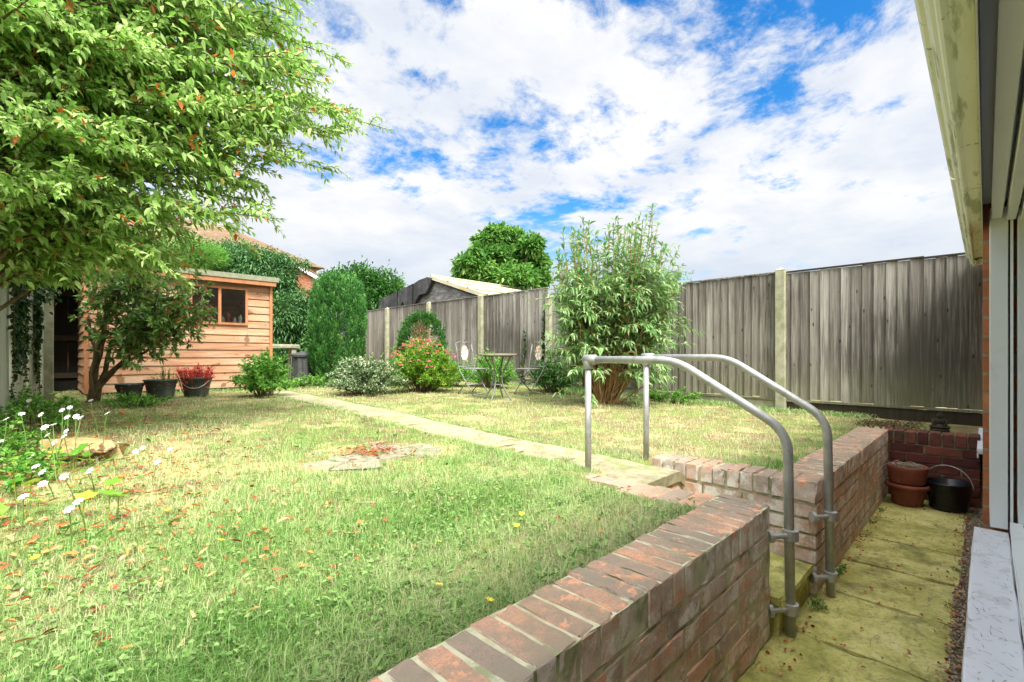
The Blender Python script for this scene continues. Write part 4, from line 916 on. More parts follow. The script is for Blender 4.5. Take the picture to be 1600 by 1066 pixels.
# sawn log lying at the bed edge
lg = thing('log', (.17, 3.80, float(hz(.17, 3.8))), 'pale split log lying at the edge of the left flower bed', 'log', rz=radians(-46))
m = MB(); V = []; nu, nv = 22, 26
for i in range(nu+1):
    t = i/nu; x_ = (t-.5)*.44
    for k in range(nv):
        q = 2*pi*k/nv; r_ = .082*(1+.13*sin(2*q+3*t)+.09*sin(5*q+1+t*4)+.05*sin(9*q))*(1-.25*abs(t-.5)**2*4)
        V.append((x_+.03*sin(3*q)*(1 if i in (0, nu) else 0), r_*cos(q), .055+r_*sin(q)*.85))
Fc = [(i*nv+k, i*nv+(k+1) % nv, (i+1)*nv+(k+1) % nv, (i+1)*nv+k) for i in range(nu) for k in range(nv)]+[tuple(range(nv))[::-1], tuple(nu*nv+k for k in range(nv))]
m.add(V, Fc); m.build('wood', MAT['wood_log'], lg)
m = MB()
for s in (-1, 1):
    m.lathe([(.0, 0), (.034, 0), (.036, .004)], (0, 0, 0), 12); break
# small white stick on the lawn
m = MB(); p = at(588, 796, 0); 
x, y = 1.02, 1.93; z_ = float(hz(x, y))+.03
m.tube([(x-.05, y+.05, z_-.006), (x, y, z_-.002), (x+.05, y-.045, z_-.006)], [.0012, .0018, .0012], 6); tag(m.build('stick', MAT['post']), 'thin pale stick lying on the lawn', 'stick')
# ------------------------------------------------------------------ vegetation
def nrm(v): v = np.asarray(v, float); return v/(np.linalg.norm(v, axis=-1, keepdims=True)+1e-9)
def curve(p0, p1, sag=0.0, wob=.04, n=10, rise=0.0, rng=RS):
    """from p0 to p1; starts steep by `rise`, ends drooping by `sag`"""
    p0, p1 = np.array(p0, float), np.array(p1, float); t = np.linspace(0, 1, n)[:, None]
    c = p0+(p1-p0)*np.array([.35, .35, .6])+np.array([0, 0, rise]); P = (1-t)**2*p0+2*t*(1-t)*c+t*t*p1
    P[:, 2] -= (t[:, 0]**3)*0+0; P[:, 2] += sag*np.sin(t[:, 0]*pi)
    L_ = np.linalg.norm(p1-p0); w_ = rng.normal(0, wob*L_, (n, 3))*np.sin(t*pi); w_[1:-1] = (w_[:-2]+w_[1:-1]+w_[2:])/3
    return P+w_
def interp(P, t):
    s = np.linspace(0, 1, len(P)); return np.stack([np.interp(t, s, P[:, i]) for i in range(3)], -1)
def leafy(lv, P, step, L_, W_, t0=0.0, pairs=True, ang=.9, up=.25, jl=.45, jd=.25, taper=.35, R=None):
    """leaves in pairs along a shoot"""
    ln = np.sum(np.linalg.norm(np.diff(P, axis=0), axis=1)); n = max(2, int(ln*(1-t0)/step)); t = np.linspace(t0, 1, n)
    Q = interp(P, t); T = nrm(interp(P, np.minimum(t+.03, 1))-interp(P, np.maximum(t-.03, 0)))
    side = nrm(np.cross(T, [0, 0, 1.])+RS.normal(0, .15, T.shape)); bn_ = np.cross(side, T)
    ph = np.where(np.arange(n) % 2 == 0, 0.0, pi/2)*(.6)[None] if False else (np.arange(n) % 2)*1.1+RS.normal(0, .3, n)
    for s in ((1, -1) if pairs else (1,)):
        S = s*(side*np.cos(ph)[:, None]+bn_*np.sin(ph)[:, None])
        D = nrm(T*np.cos(ang)+S*np.sin(ang)+np.array([0, 0, up])+RS.normal(0, jd, T.shape))
        l_ = L_*(1-taper*t**3)*(1+RS.uniform(-jl, jl, n)); lv.add(Q, D, l_, l_*W_/L_, R)
    lv.add(Q[-1:], T[-1:], L_*.7, W_*.7, R)

TREE_RNG = np.random.RandomState(3)
# --- the big tree that leans in at the upper left
def big_tree():
    bx, by = -.42, 4.7
    t = thing('leaning_tree', (bx, by, .6), 'large bright green tree with arching branches and a few orange leaves, filling the upper left', 'tree')
    wood = MB(); lv = Leaves(); rr = TREE_RNG
    trunk = np.array([(bx, by, .45), (bx-.02, by+.02, 1.2), (bx+.03, by-.05, 1.9), (bx+.1, by-.1, 2.7), (bx+.12, by-.15, 3.6)])
    wood.tube(trunk, [.10, .085, .07, .055, .03], 10)
    def lim(py):
        return np.interp(py, [-420, -200, -60, 0, 60, 100, 150, 203, 240, 270, 310, 345, 370, 395, 430, 455], [330, 390, 470, 480, 500, 548, 545, 608, 470, 522, 440, 443, 335, 300, 290, 130])
    tips = [(608, 203, 3.9), (548, 100, 3.9), (522, 268, 3.9), (443, 343, 3.9), (484, 4, 4.0), (500, 160, 3.8), (470, 120, 3.8), (380, 325, 3.7), (455, 225, 3.7), (430, 60, 3.9), (470, 255, 3.6), (330, 345, 3.6), (415, 300, 3.8), (560, 178, 3.95), (490, 190, 4.0),
            (515, 215, 3.85), (470, 95, 4.0), (455, 20, 4.0), (480, 240, 4.1), (425, 325, 4.1), (395, 270, 4.1), (470, 150, 4.2)]
    while len(tips) < 260:
        py_ = rr.uniform(-330, 430); px_ = rr.uniform(-130, 1)*1 if rr.rand() < .10 else rr.uniform(-20, lim(py_)-15)
        far = (px_/lim(py_)); d = rr.uniform(2.3+1.2*far, 3.6+.7*far)
        if py_ > 300: d = rr.uniform(3.1, 4.3)
        tips.append((px_, py_, d))
    for i, (px_, py_, d) in enumerate(tips):
        tip = at(px_, py_, d)
        if tip[2] < 1.55: continue
        zs = min(3.3, max(1.15, tip[2]-.35+rr.uniform(-.4, .35)))
        st_ = interp(trunk, min(1, max(0, (zs-.45)/3.15)))
        Pm = curve(st_, tip, sag=.16+.10*rr.rand(), wob=.025, n=14)
        ln = np.linalg.norm(tip-st_); wood.tube(Pm, np.linspace(.016, .0025, 14), 5, caps=False)
        far_tip = i < 22
        nt_ = int(9+ln*5)
        main = nrm(tip-st_)
        sc = .85 if far_tip else 1.0
        leafy(lv, interp(Pm, np.linspace(.55 if far_tip else .35, 1, 12)), .026, .064*sc, .026*sc, ang=.85, up=-.12)
        for k in range(nt_):
            tt = rr.uniform(.32, .97); b = interp(Pm, tt); ta = nrm(interp(Pm, min(1, tt+.05))-interp(Pm, tt-.05))
            sd_ = nrm(np.cross(ta, [0, 0, 1.]))*rr.choice([-1, 1])
            dr = nrm(ta*rr.uniform(.5, 1.0)+sd_*rr.uniform(.2, .75)+np.array([0, 0, rr.uniform(-.25, .5)])+rr.normal(0, .12, 3))
            L2 = rr.uniform(.16, .38)*(1.05-.5*tt if far_tip else 1)
            e = b+dr*L2+np.array([0, 0, -.25*L2]); Pt = curve(b, e, sag=.04, wob=.03, n=6)
            wood.tube(Pt, np.linspace(.004, .0012, 6), 3, caps=False); leafy(lv, Pt,  .024, .060*sc, .025*sc, t0=.10, ang=.8, up=-.12)
    # inner leaves that hang round the limbs
    n = 13000
    Pn = []
    while len(Pn) < n:
        py_ = rr.uniform(-330, 440); px_ = rr.uniform(-160, lim(py_)-110)
        if px_ < -160 or rr.rand() < .35*max(0, px_/400): continue
        dd = rr.uniform(3.0, 4.6); p = at(px_, py_, dd)
        if p[2] > 1.5: Pn.append(p)
    Pn = np.array(Pn); D = nrm(rr.normal(0, .6, Pn.shape)+np.array([.5, -.1, -.5])); lv.add(Pn, D, .064, .028)
    wood.build('trunk', MAT['bark'], t, True); lv.build('crown', MAT['l_tree'], t, droop=.18, upj=.5)
    return lv.count()
nl = big_tree(); print('big tree leaves', nl)

# --- multi-stemmed glossy shrub by the shed
def pieris():
    b0 = np.array([.42, 7.45, .62]); t = thing('multi_stemmed_shrub', b0, 'multi-stemmed glossy evergreen shrub with bare forked trunks and red-tinged tips in front of the shed', 'shrub')
    wood, lv = MB(), Leaves(); rr = np.random.RandomState(8)
    forks = []
    for (px_, py_, d, r) in [(166, 500, 5.55, .034), (215, 545, 5.5, .030), (195, 520, 5.6, .032), (140, 500, 5.6, .026), (245, 540, 5.4, .024), (178, 470, 5.4, .024)]:
        e = at(px_, py_, d); P = curve(b0+rr.normal(0, .03, 3)*[1, 1, 0], e, sag=.02, wob=.05, n=9); wood.tube(P, np.linspace(r, r*.5, 9), 8); forks.append(e)
    for i in range(150):
        px_ = rr.uniform(125, 328); py_ = rr.uniform(415, 592)
        cx_, cy_ = 235, 495
        if ((px_-cx_)/100)**2+((py_-cy_)/78)**2 > 1: continue
        if px_ < 175 and py_ > 545: continue
        if py_ > 500+.5*(330-px_): continue
        tip = at(px_, py_, rr.uniform(5.0, 5.75)); f = min(forks, key=lambda q: np.linalg.norm(q-tip)+.6*max(0, q[2]-tip[2]))
        P = curve(f, tip, sag=.05, wob=.06, n=7); wood.tube(P, np.linspace(.013, .003, 7), 5, caps=False)
        for k in range(8):
            b = interp(P, rr.uniform(.35, 1)); e = b+rr.normal(0, .10, 3)+np.array([0, 0, .03]); Pt = curve(b, e, n=4); wood.tube(Pt, .002, 3, caps=False)
            m_ = 11; D = nrm(rr.normal(0, .7, (m_, 3))+nrm(e-b)*.5+[0, 0, .15]); lv.add(np.repeat(e[None], m_, 0), D, rr.uniform(.055, .095, m_), .028)
            # young red tips on the outer, upper side
            if px_ > 262 and rr.rand() < .40: lv.add(np.repeat(e[None]+[0, 0, .02], 5, 0), nrm(rr.normal(0, .5, (5, 3))+[0, 0, .6]), .06, .02, R=.985)
    wood.build('trunk', MAT['bark'], t, True); lv.build('crown', MAT['l_pier'], t, droop=.12, upj=.5)
pieris()

# --- generic low bush: many shoots out of a base
def bush(name, label, cat, c, rx, ry, h, nst, leaf, mat, ll=.04, lw=.02, twigs=5, seed=1, stem='bark', group=None, flat=.0, base_r=.25, tipR=None, tip_p=0.0, drp=.15, lift=0.0, wood_r=.005, step=.03):
    rr = np.random.RandomState(seed); z = float(hz(c[0], c[1])); c = np.array([c[0], c[1], z]); t = thing(name, c, label, cat, group)
    wood, lv = MB(), Leaves()
    for i in range(nst):
        a = rr.uniform(0, 2*pi); q = math.sqrt(rr.rand()); el = rr.uniform(0, 1)
        rad = (1-flat*el)*q; zt_ = h*(lift+(1-lift)*math.sqrt(max(0, 1-(q*.96)**2))*rr.uniform(.55, 1.05))
        tip = c+np.array([rx*rad*cos(a), ry*rad*sin(a), max(.06, zt_)])
        b = c+np.array([rx*base_r*q*cos(a), ry*base_r*q*sin(a), -.03])
        P = curve(b, tip, sag=.06*h, wob=.04, n=7); wood.tube(P, np.linspace(wood_r, wood_r*.3, 7), 4, caps=False)
        leafy(lv, interp(P, np.linspace(.3, 1, 6)), step, ll, lw)
        for k in range(twigs):
            b2 = interp(P, rr.uniform(.3, 1)); dr = nrm(rr.normal(0, .6, 3)+nrm(tip-c)*.7+[0, 0, .3]); e = b2+dr*rr.uniform(.08, .2)*min(1, h)
            Pt = curve(b2, e, n=4); leafy(lv, Pt, step*.8, ll, lw, R=None)
            if tipR and rr.rand() < tip_p: lv.add(np.repeat(e[None], 5, 0), nrm(rr.normal(0, .7, (5, 3))+[0, 0, .4]), ll, lw, R=tipR)
    wood.build('stems', MAT[stem], t, True); lv.build('foliage', MAT[mat], t, droop=drp)
    return t
bush('leafy_shrub', 'rounded bright green shrub at the front right corner of the shed', 'shrub', (2.13, 6.82), .40, .40, .62, 60, None, 'l_mid', ll=.055, lw=.030, twigs=6, seed=2)
bush('variegated_shrub', 'low sprawling grey-green shrub with cream-edged leaves in front of the tall conifer', 'shrub', (3.45, 6.50), .62, .55, .60, 130, None, 'l_euon', ll=.034, lw=.021, twigs=8, seed=3, step=.022)
sp_ = bush('flowering_shrub', 'bright green shrub dotted with pink flower heads, left of the bistro chairs', 'shrub', (4.35, 6.40), .64, .55, .82, 150, None, 'l_spir', ll=.045, lw=.019, twigs=8, seed=4, step=.024)
# flower heads
rr = np.random.RandomState(9)
def heads(parent, pts, r, mat, name='flower_head', nb=26):
    out = []
    for p in pts:
        m = MB()
        for k in range(nb):
            a = rr.uniform(0, 2*pi); q = r*math.sqrt(rr.rand()); o = np.array(p)+[q*cos(a), q*sin(a), .3*r*rr.rand()+.25*r*(1-(q/r)**2)]
            s_ = r*.2; u = nrm(rr.normal(0, 1, 3)); v_ = nrm(np.cross(u, rr.normal(0, 1, 3))); m.add([o-u*s_, o+v_*s_, o+u*s_, o-v_*s_], [(0, 1, 2, 3)])
        m.build(name, mat, parent, True, fix=False)
pts = []
for k in range(62):
    a = rr.uniform(0, 2*pi); q = rr.uniform(.1, 1.02); zt_ = math.sqrt(max(0.02, 1-(q*.93)**2))*.80+rr.uniform(-.03, .07)
    if sin(a)*.7+cos(a)*.7 > .55 and q > .6: a += pi
    pts.append((4.35+.66*q*cos(a), 6.40+.58*q*sin(a), float(hz(4.35, 6.4))+zt_))
heads(sp_, pts, .034, MAT['pink'])
# bushes along the right fence
bush('leafy_shrub', 'dark green low shrub against the fence just left of the tall lance-leaved bush', 'shrub', (6.0, 5.05), .34, .62, .62, 85, None, 'l_dark', ll=.04, lw=.026, twigs=6, seed=5)
bush('leafy_shrub', 'loose mid-green shrub behind the bistro table against the fence', 'shrub', (5.75, 6.35), .36, .7, .62, 90, None, 'l_mid', ll=.045, lw=.024, twigs=6, seed=6)
bush('leafy_shrub', 'upright sprig of green shoots between the cypress and the first fence post', 'shrub', (5.0, 8.1), .25, .3, 1.05, 26, None, 'l_mid', ll=.045, lw=.024, twigs=6, seed=7)
bush('leafy_shrub', 'low leafy growth at the fence foot between the pink-flowered shrub and the left chair', 'shrub', (5.35, 6.95), .40, .45, .60, 70, None, 'l_mid', ll=.045, lw=.024, twigs=6, seed=17)
bush('leafy_shrub', 'low green growth at the fence foot just right of the tall lance-leaved bush', 'shrub', (6.25, 3.1), .22, .50, .24, 40, None, 'l_mid', ll=.04, lw=.02, twigs=4, seed=18)
bush('leafy_shrub', 'green undergrowth at the foot of the compost bin', 'shrub', (3.35, 8.35), .55, .35, .28, 45, None, 'l_mid', ll=.045, lw=.02, twigs=4, seed=12)
bush('red_plant', 'red feathery-leaved plant growing out of the tub by the shed', 'plant', (1.45, 7.40), .24, .20, .40, 46, None, 'redleaf', ll=.028, lw=.010, twigs=6, seed=13, stem='redstem', lift=.55, base_r=.5, step=.014)
bush('pot_weed', 'wispy green weed growing in the middle tub by the shed', 'plant', (1.12, 7.38), .17, .14, .42, 16, None, 'l_spir', ll=.028, lw=.008, twigs=3, seed=14, lift=.6, base_r=.5)
bush('ground_plant', 'low green clump with small pink flowers in front of the smallest tub', 'plant', (.72, 6.45), .34, .45, .15, 60, None, 'l_mid', ll=.035, lw=.012, twigs=4, seed=15, step=.02)
heads([o for o in C.objects if o.name.startswith('ground_plant')][0], [(.80+rr.uniform(-.2, .25), 6.55+rr.uniform(-.45, .3), float(hz(.8, 6.5))+rr.uniform(.15, .25)) for _ in range(14)], .017, MAT['pink'], 'flower', 10)

# --- tall lance-leaved bush (right of centre)
def buddleia():
    bx, by = 5.38, 3.68; z = float(hz(bx, by)); b0 = np.array([bx, by, z]); t = thing('lance_leaved_bush', b0, 'tall bush of upright stems with long pointed leaves and orange-brown bases before the right fence', 'bush')
    wood, lv = MB(), Leaves(); rr = np.random.RandomState(21)
    def top(px_): return np.interp(px_, [850, 868, 880, 900, 920, 945, 968, 985, 1000, 1018, 1035, 1050, 1070, 1080], [475, 395, 362, 345, 345, 352, 340, 350, 338, 328, 372, 398, 425, 440])
    stems = []
    for i in range(96):
        px_ = rr.uniform(864, 1064); t0_ = top(px_); py_ = t0_+abs(rr.normal(0, 26)) if i < 60 else t0_+rr.uniform(20, 170)
        if i == 0: px_, py_ = 1019, 327
        d = rr.uniform(5.65, 6.75); tip = at(px_, py_, d)
        spread = (px_-952)/110.0
        base = b0+np.array([RX, RY, 0])*(spread*.13+rr.normal(0, .03))+np.array([VX, VY, 0])*rr.normal(0, .06)
        mid = base+(tip-base)*np.array([.72, .72, .42])+np.array([0, 0, .08])
        Pm = np.array([(1-u)**2*base+2*u*(1-u)*mid+u*u*tip for u in np.linspace(0, 1, 12)]); Pm[1:-1] += rr.normal(0, .018, (10, 3))
        wood.tube(Pm, np.linspace(.013, .0035, 12), 5, caps=False); stems.append(Pm)
        leafy(lv, interp(Pm, np.linspace(.55, 1, 10)), .062, .135, .036, ang=.98, up=.08, taper=.35, jd=.16, R=rr.uniform(.05, .45))
        for k in range(5):
            tt = rr.uniform(.34, .74); b = interp(Pm, tt); a = rr.uniform(0, 2*pi); e = b+np.array([cos(a), sin(a), .55])*rr.uniform(.12, .30); Pt = curve(b, e, n=5, wob=.02)
            wood.tube(Pt, [.003, .003, .0025, .002, .0015], 3, caps=False); leafy(lv, Pt, .042, .105, .027, ang=.9, up=.0)
    # low, drooping silver-green side shoots
    for (cx_, cy_, rx_, ry_, nn_) in [(900, 560, 45, 60, 40), (960, 495, 80, 50, 62), (1030, 520, 48, 70, 75), (1010, 590, 60, 28, 20), (890, 470, 40, 45, 34), (870, 520, 25, 40, 14), (1040, 450, 34, 50, 40), (975, 440, 90, 60, 85)]:
        for k in range(nn_):
            px_, py_ = cx_+rr.normal(0, .5)*rx_, cy_+rr.normal(0, .5)*ry_; tip = at(px_, py_, rr.uniform(5.5, 6.5)); P0 = stems[rr.randint(len(stems))]; P0 = min([stems[j] for j in rr.randint(0, len(stems), 10)], key=lambda s: np.min(np.linalg.norm(s[2:9]-tip, axis=1)))
            j = 2+np.argmin(np.linalg.norm(P0[2:9]-tip, axis=1)); b = P0[max(1, j-1)]; Pt = curve(b, tip, sag=.05, n=7); wood.tube(Pt, np.linspace(.004, .0015, 7), 3, caps=False)
            leafy(lv, interp(Pt, np.linspace(.45, 1, 6)), .036, .095, .025, ang=.85, up=-.15, jd=.25)
    # bare lower stems
    for k in range(26):
        tip = b0+np.array([RX, RY, 0])*rr.normal(0, .32)+np.array([VX, VY, 0])*rr.normal(0, .16)+np.array([0, 0, rr.uniform(.4, .9)]); base = b0+rr.normal(0, .06, 3)*[1, 1, 0]
        wood.tube(curve(base, tip, wob=.03, n=7), np.linspace(.011, .003, 7), 5, caps=False)
    # long arching spray to the left
    for (e, n_) in [((826, 470, 6.3), 1), ((845, 452, 6.2), 1), ((1082, 425, 6.3), 1), ((1078, 437, 6.2), 1)]:
        tip = at(*e); P0 = stems[3]; b = b0+np.array([0, 0, 1.25]); Pt = curve(b, tip, sag=.12, n=10); wood.tube(Pt, np.linspace(.006, .002, 10), 4, caps=False); leafy(lv, interp(Pt, np.linspace(.4, 1, 8)), .04, .06, .018)
    wood.build('stems', MAT['redstem'], t, True); lv.build('foliage', MAT['l_budd'], t, droop=.28, upj=.35)
    for (px_, py_) in ((975, 478), (985, 510), (980, 552), (970, 560)):
        sp2 = MB(); a = at(px_, py_, 5.75); P = np.array([a+np.array([RX, RY, 0])*(.02*k)+np.array([0, 0, .03*math.sin(k*.55)-.004*k]) for k in range(7)]); sp2.tube(P, [.007, .013, .014, .014, .012, .009, .004], 6)
        sp2.build('faded_flower_spike', MAT['redstem'], t, True)
buddleia()

# --- upright conifer column
def plume_shell(lv, rr, c, H, prof_, nplume, per, sx=1.0, tilt=.35, plen=(.14, .30), prad=.035, keepf=None, ll=(.035, .07), lw=.014):
    """upright tufts set all over a shell; gaps between the tufts show the dark inside"""
    for k in range(nplume):
        u = rr.rand()**.85; a = rr.uniform(0, 2*pi); r_ = np.interp(u, [x for x, _ in prof_], [y for _, y in prof_])*(.84+.22*vn(a*2.6, u*3.5, 5)+rr.uniform(-.05, .06))
        p = np.array([c[0]+r_*cos(a)*sx, c[1]+r_*sin(a)*sx, c[2]+u*H]); L2 = rr.uniform(*plen)*(1-.25*u)
        if keepf is not None and not keepf(p-c, u, rr): continue
        ax = nrm([cos(a)*tilt, sin(a)*tilt, 1.0]); w_ = rr.rand(per)**.8; rad = prad*np.sin(pi*np.clip(w_*.85+.15, 0, 1))*rr.uniform(.7, 1.3)
        th = rr.uniform(0, 2*pi, per); P = p+ax*(w_*L2-.06)[:, None]+np.stack([np.cos(th)*rad, np.sin(th)*rad, th*0], 1)
        D = nrm(ax+np.stack([np.cos(th)*.35, np.sin(th)*.35, th*0], 1)+rr.normal(0, .18, (per, 3))); tone = rr.rand()*.55
        lv.add(P, D, rr.uniform(ll[0], ll[1], per), lw*rr.uniform(.7, 1.2, per), R=np.clip(tone+.38*w_*rr.uniform(.5, 1, per), 0, .93), U=np.stack([np.cos(th), np.sin(th), th*0], 1))
def cypress():
    c = np.array([4.02, 8.72, float(hz(4.0, 8.7))]); t = thing('column_conifer', c, 'dense upright oval conifer standing between the shed and the grey fence', 'conifer')
    rr = np.random.RandomState(31); lv = Leaves(); H = 2.0
    pf = [(0, .30), (.08, .40), (.25, .46), (.55, .50), (.78, .47), (.92, .36), (1, .18)]
    plume_shell(lv, rr, c, H, pf, 1150, 34, plen=(.16, .34), tilt=.30)
    plume_shell(lv, rr, c, H, [(u, r*.72) for u, r in pf], 450, 26, plen=(.16, .34), tilt=.25)
    for k in range(16):
        a0 = rr.uniform(0, 2*pi); r_ = rr.uniform(.0, .34); hh = rr.uniform(.06, .20)+(.16 if k == 0 else 0); m_ = 90; z_ = rr.rand(m_); r_ = r_*(.2 if k == 0 else 1)
        pp = np.stack([c[0]+r_*cos(a0)+rr.normal(0, .024, m_)*(1.1-z_), c[1]+r_*sin(a0)+rr.normal(0, .024, m_)*(1.1-z_), c[2]+H*(1.0-.12*r_/.34)+z_*hh], 1); lv.add(pp, nrm(rr.normal(0, .25, (m_, 3))+[0, 0, 1]), .05, .013, U=[0, -1, 0])
    m = MB(); m.tube([c-[0, 0, .1], c+[0, 0, 1.0], c+[0, 0, 1.8]], [.06, .045, .015], 8)
    for k in range(60):
        a_ = rr.uniform(0, 2*pi); z0 = rr.uniform(.1, 1.5); m.tube([c+[0, 0, z0], c+[.2*cos(a_), .2*sin(a_), z0+.2], c+[.30*cos(a_), .30*sin(a_), z0+.45]], [.012, .008, .004], 4, caps=False)
    m.build('trunk', MAT['bark'], t, True); lv.build('crown', MAT['l_cyp'], t, droop=.0, fold=.1, upj=.35)
cypress()

# --- dwarf conifer with a bare brown heart
def dwarf():
    c = np.array([5.05, 7.45, float(hz(5, 7.4))]); t = thing('dwarf_conifer', c, 'small dark conifer with a bare brown middle before the grey fence', 'conifer')
    rr = np.random.RandomState(33); lv = Leaves()
    def kf(rel, u, r):
        fr_ = -(rel[0]*VX+rel[1]*VY); sd = rel[0]*RX+rel[1]*RY
        bare = fr_ > -.05 and abs(sd-.02+.10*sin(u*9)) < .26*min(1, (1.02-u)*2.2) and u < .86
        return (not bare) or r.rand() < .22
    plume_shell(lv, rr, c+[0, 0, .32], 1.0, [(0, .36), (.3, .42), (.6, .40), (.8, .32), (.93, .20), (1, .08)], 420, 34, plen=(.08, .22), tilt=.8, prad=.04, keepf=kf, ll=(.03, .055), lw=.013)
    for k in range(9):
        a_ = rr.uniform(0, 2*pi); r_ = rr.uniform(0, .22); p = c+[r_*cos(a_), r_*sin(a_), 1.22+rr.uniform(0, .12)]; lv.add(p+rr.normal(0, .035, (60, 3)), nrm(rr.normal(0, .4, (60, 3))+[0, 0, 1]), .05, .014)
    m = MB(); m.tube([c, c+[0, 0, .7], c+[0, 0, 1.15]], [.028, .02, .006], 7)
    for k in range(170):
        z0 = rr.uniform(.35, 1.05); a_ = rr.uniform(0, 2*pi); L2 = .42*(1.32-z0); e = c+[L2*cos(a_), L2*sin(a_), z0+.14+rr.uniform(0, .12)]; P_ = curve(c+[0, 0, z0], e, n=5, wob=.06); m.tube(P_, np.linspace(.006, .002, 5), 4, caps=False)
        for j in range(5): b = interp(P_, rr.uniform(.3, 1)); m.tube([b, b+rr.normal(0, .05, 3)+[0, 0, .04]], .0018, 3, caps=False)
    m.build('trunk', MAT['deadneedle'], t, True); lv.build('crown', MAT['l_dark'], t, droop=.05)
dwarf()

# --- far trees: a crown of leaf clumps on limbs
def far_tree(name, label, cat, px_, base_d, parts, zb, ll, lw, mat, seed, n, dirbias=(0, 0, .3), grp=None, drp=.2, trunk=True):
    """parts: crown lobes as (px, py, rx, ry, depth) seen from the garden"""
    rr = np.random.RandomState(seed); b = at(px_, 555, base_d); b[2] = zb; t = thing(name, b, label, cat, grp); wood, lv = MB(), Leaves()
    tot = sum(p[2]*p[3] for p in parts)
    for (cx_, cy_, rx_, ry_, d) in parts:
        c = at(cx_, cy_, d); R1 = rx_/F*d; R2 = ry_/F*d; cl = max(6, int(n/14*rx_*ry_/tot))
        P1 = curve(b, c, n=8, wob=.03); wood.tube(P1, np.linspace(.09, .03, 8)*d/14, 6, caps=False)
        for k in range(cl):
            dr = nrm(rr.normal(0, 1, 3)); q = rr.uniform(.45, 1.0)**.5; e = c+dr*np.array([R1, R1, R2])*q*(.85+.3*vn(dr[0]*3+5, dr[2]*3+5, seed))
            if k % 3 == 0: wood.tube(curve(c, e, n=4, wob=.05), [.02*d/14, .014*d/14, .01*d/14, .005*d/14], 4, caps=False)
            m_ = 14; pp = e+rr.normal(0, .11*(R1+R2)/2+.02, (m_, 3)); D = nrm(nrm(pp-c)*.8+rr.normal(0, .5, (m_, 3))+dirbias)
            lv.add(pp, D, ll*rr.uniform(.7, 1.3, m_), lw, R=np.clip(rr.rand()*.5+rr.rand(m_)*.5, 0, .93))
    wood.build('trunk', MAT['bark'], t, True); lv.build('crown', MAT[mat], t, droop=drp)
    return t
far_tree('broadleaf_tree', 'round leafy tree rising behind the neighbour garage roof', 'tree', 785, 15.5, [(780, 408, 24, 20, 15.5), (752, 398, 18, 15, 15.2), (818, 398, 19, 16, 15.8), (776, 368, 16, 13, 15.5), (800, 374, 17, 13, 15.9), (738, 414, 22, 10, 15), (840, 412, 16, 14, 15.6), (800, 435, 36, 16, 15), (760, 430, 30, 14, 15.3), (832, 384, 16, 12, 15.2), (845, 432, 14, 14, 15.6), (725, 428, 14, 7, 15.2), (757, 378, 14, 9, 15.4), (800, 410, 20, 18, 16), (722, 408, 8, 4, 15.2)], .6, .19, .085, 'l_far', 41, 17000)
far_tree('conifer_tree', 'feathery dark green conifer behind the right half of the shed', 'conifer', 405, 11.8, [(412, 432, 46, 34, 11.6), (370, 420, 48, 34, 11.8), (440, 500, 40, 44, 11.4), (440, 560, 40, 40, 11.4), (335, 424, 40, 28, 12), (395, 408, 44, 18, 11.8), (355, 396, 40, 16, 12), (440, 455, 26, 22, 11.8), (430, 408, 26, 9, 11.8), (462, 414, 24, 4, 11.8), (480, 470, 18, 14, 11.6), (470, 500, 20, 22, 11.4)], .65, .10, .026, 'l_con', 42, 46000, dirbias=(0, 0, .0), drp=.35)
far_tree('hedge_tree', 'dark rounded evergreen behind the column conifer and left of the garage', 'tree', 575, 15, [(560, 450, 34, 32, 15), (600, 455, 28, 28, 15), (585, 480, 40, 30, 15), (530, 455, 30, 30, 15), (614, 475, 16, 24, 14.8)], .6, .13, .05, 'l_dark', 43, 16000)
far_tree('conifer_tree', 'small conifer showing just right of the column conifer above the low fence', 'conifer', 515, 11.5, [(500, 545, 18, 40, 11), (502, 490, 14, 24, 11.4), (492, 520, 14, 26, 11.2)], .65, .11, .03, 'l_con', 44, 4200, drp=.3)
far_tree('leafy_tree', 'dark leafy tree behind the pale fence, above the gate', 'tree', 60, 9.6, [(30, 420, 90, 60, 8.8), (115, 440, 50, 45, 8.9), (150, 400, 80, 50, 9.2), (260, 395, 60, 30, 10.2), (60, 350, 90, 60, 9.2)], .62, .075, .03, 'l_dark', 45, 15000)
# reddish grass-like plume hedge over the shed roof
far_tree('feathery_shrub', 'feathery green shrub with reddish plumes above the shed roof', 'shrub', 295, 10.6, [(290, 398, 48, 26, 10.6), (250, 410, 40, 20, 10.6), (325, 402, 26, 16, 10.6)], .62, .12, .012, 'l_mid', 46, 7500, dirbias=(.2, -.1, .5), drp=.1)
# --- ivy on the left fence
t = thing('ivy', (flx(6.6)+.03, 6.6, .6), 'dark ivy trailing down the pale fence at the left edge', 'climber')
lv = Leaves(); wood = MB(); rr = np.random.RandomState(51)
for k in range(34):
    y_ = rr.choice([6.5, 6.65, 6.8, 7.4])+rr.normal(0, .07); z1 = rr.uniform(1.75, 2.2); z0 = rr.uniform(.9, 2.0) if rr.rand() < .75 else rr.uniform(.7, 1.2)
    if z0 > z1: continue
    P = np.array([(flx(y_+.05*sin(u*5+k))+.022+.03*rr.rand(), y_+.05*sin(u*5+k), z1+(z0-z1)*u) for u in np.linspace(0, 1, 9)]); wood.tube(P, .004, 4, caps=False)
    leafy(lv, P, .028, .045, .036, ang=1.1, up=-.4, jd=.35)
for k in range(1100):
    y_ = rr.uniform(5.4, 7.95); lv.add(np.array([[flx(y_)+rr.uniform(.02, .16), y_, 2.2-abs(rr.normal(0, .16))]]), nrm(rr.normal(0, .5, 3)+[.3, 0, -.5]), .05, .04)
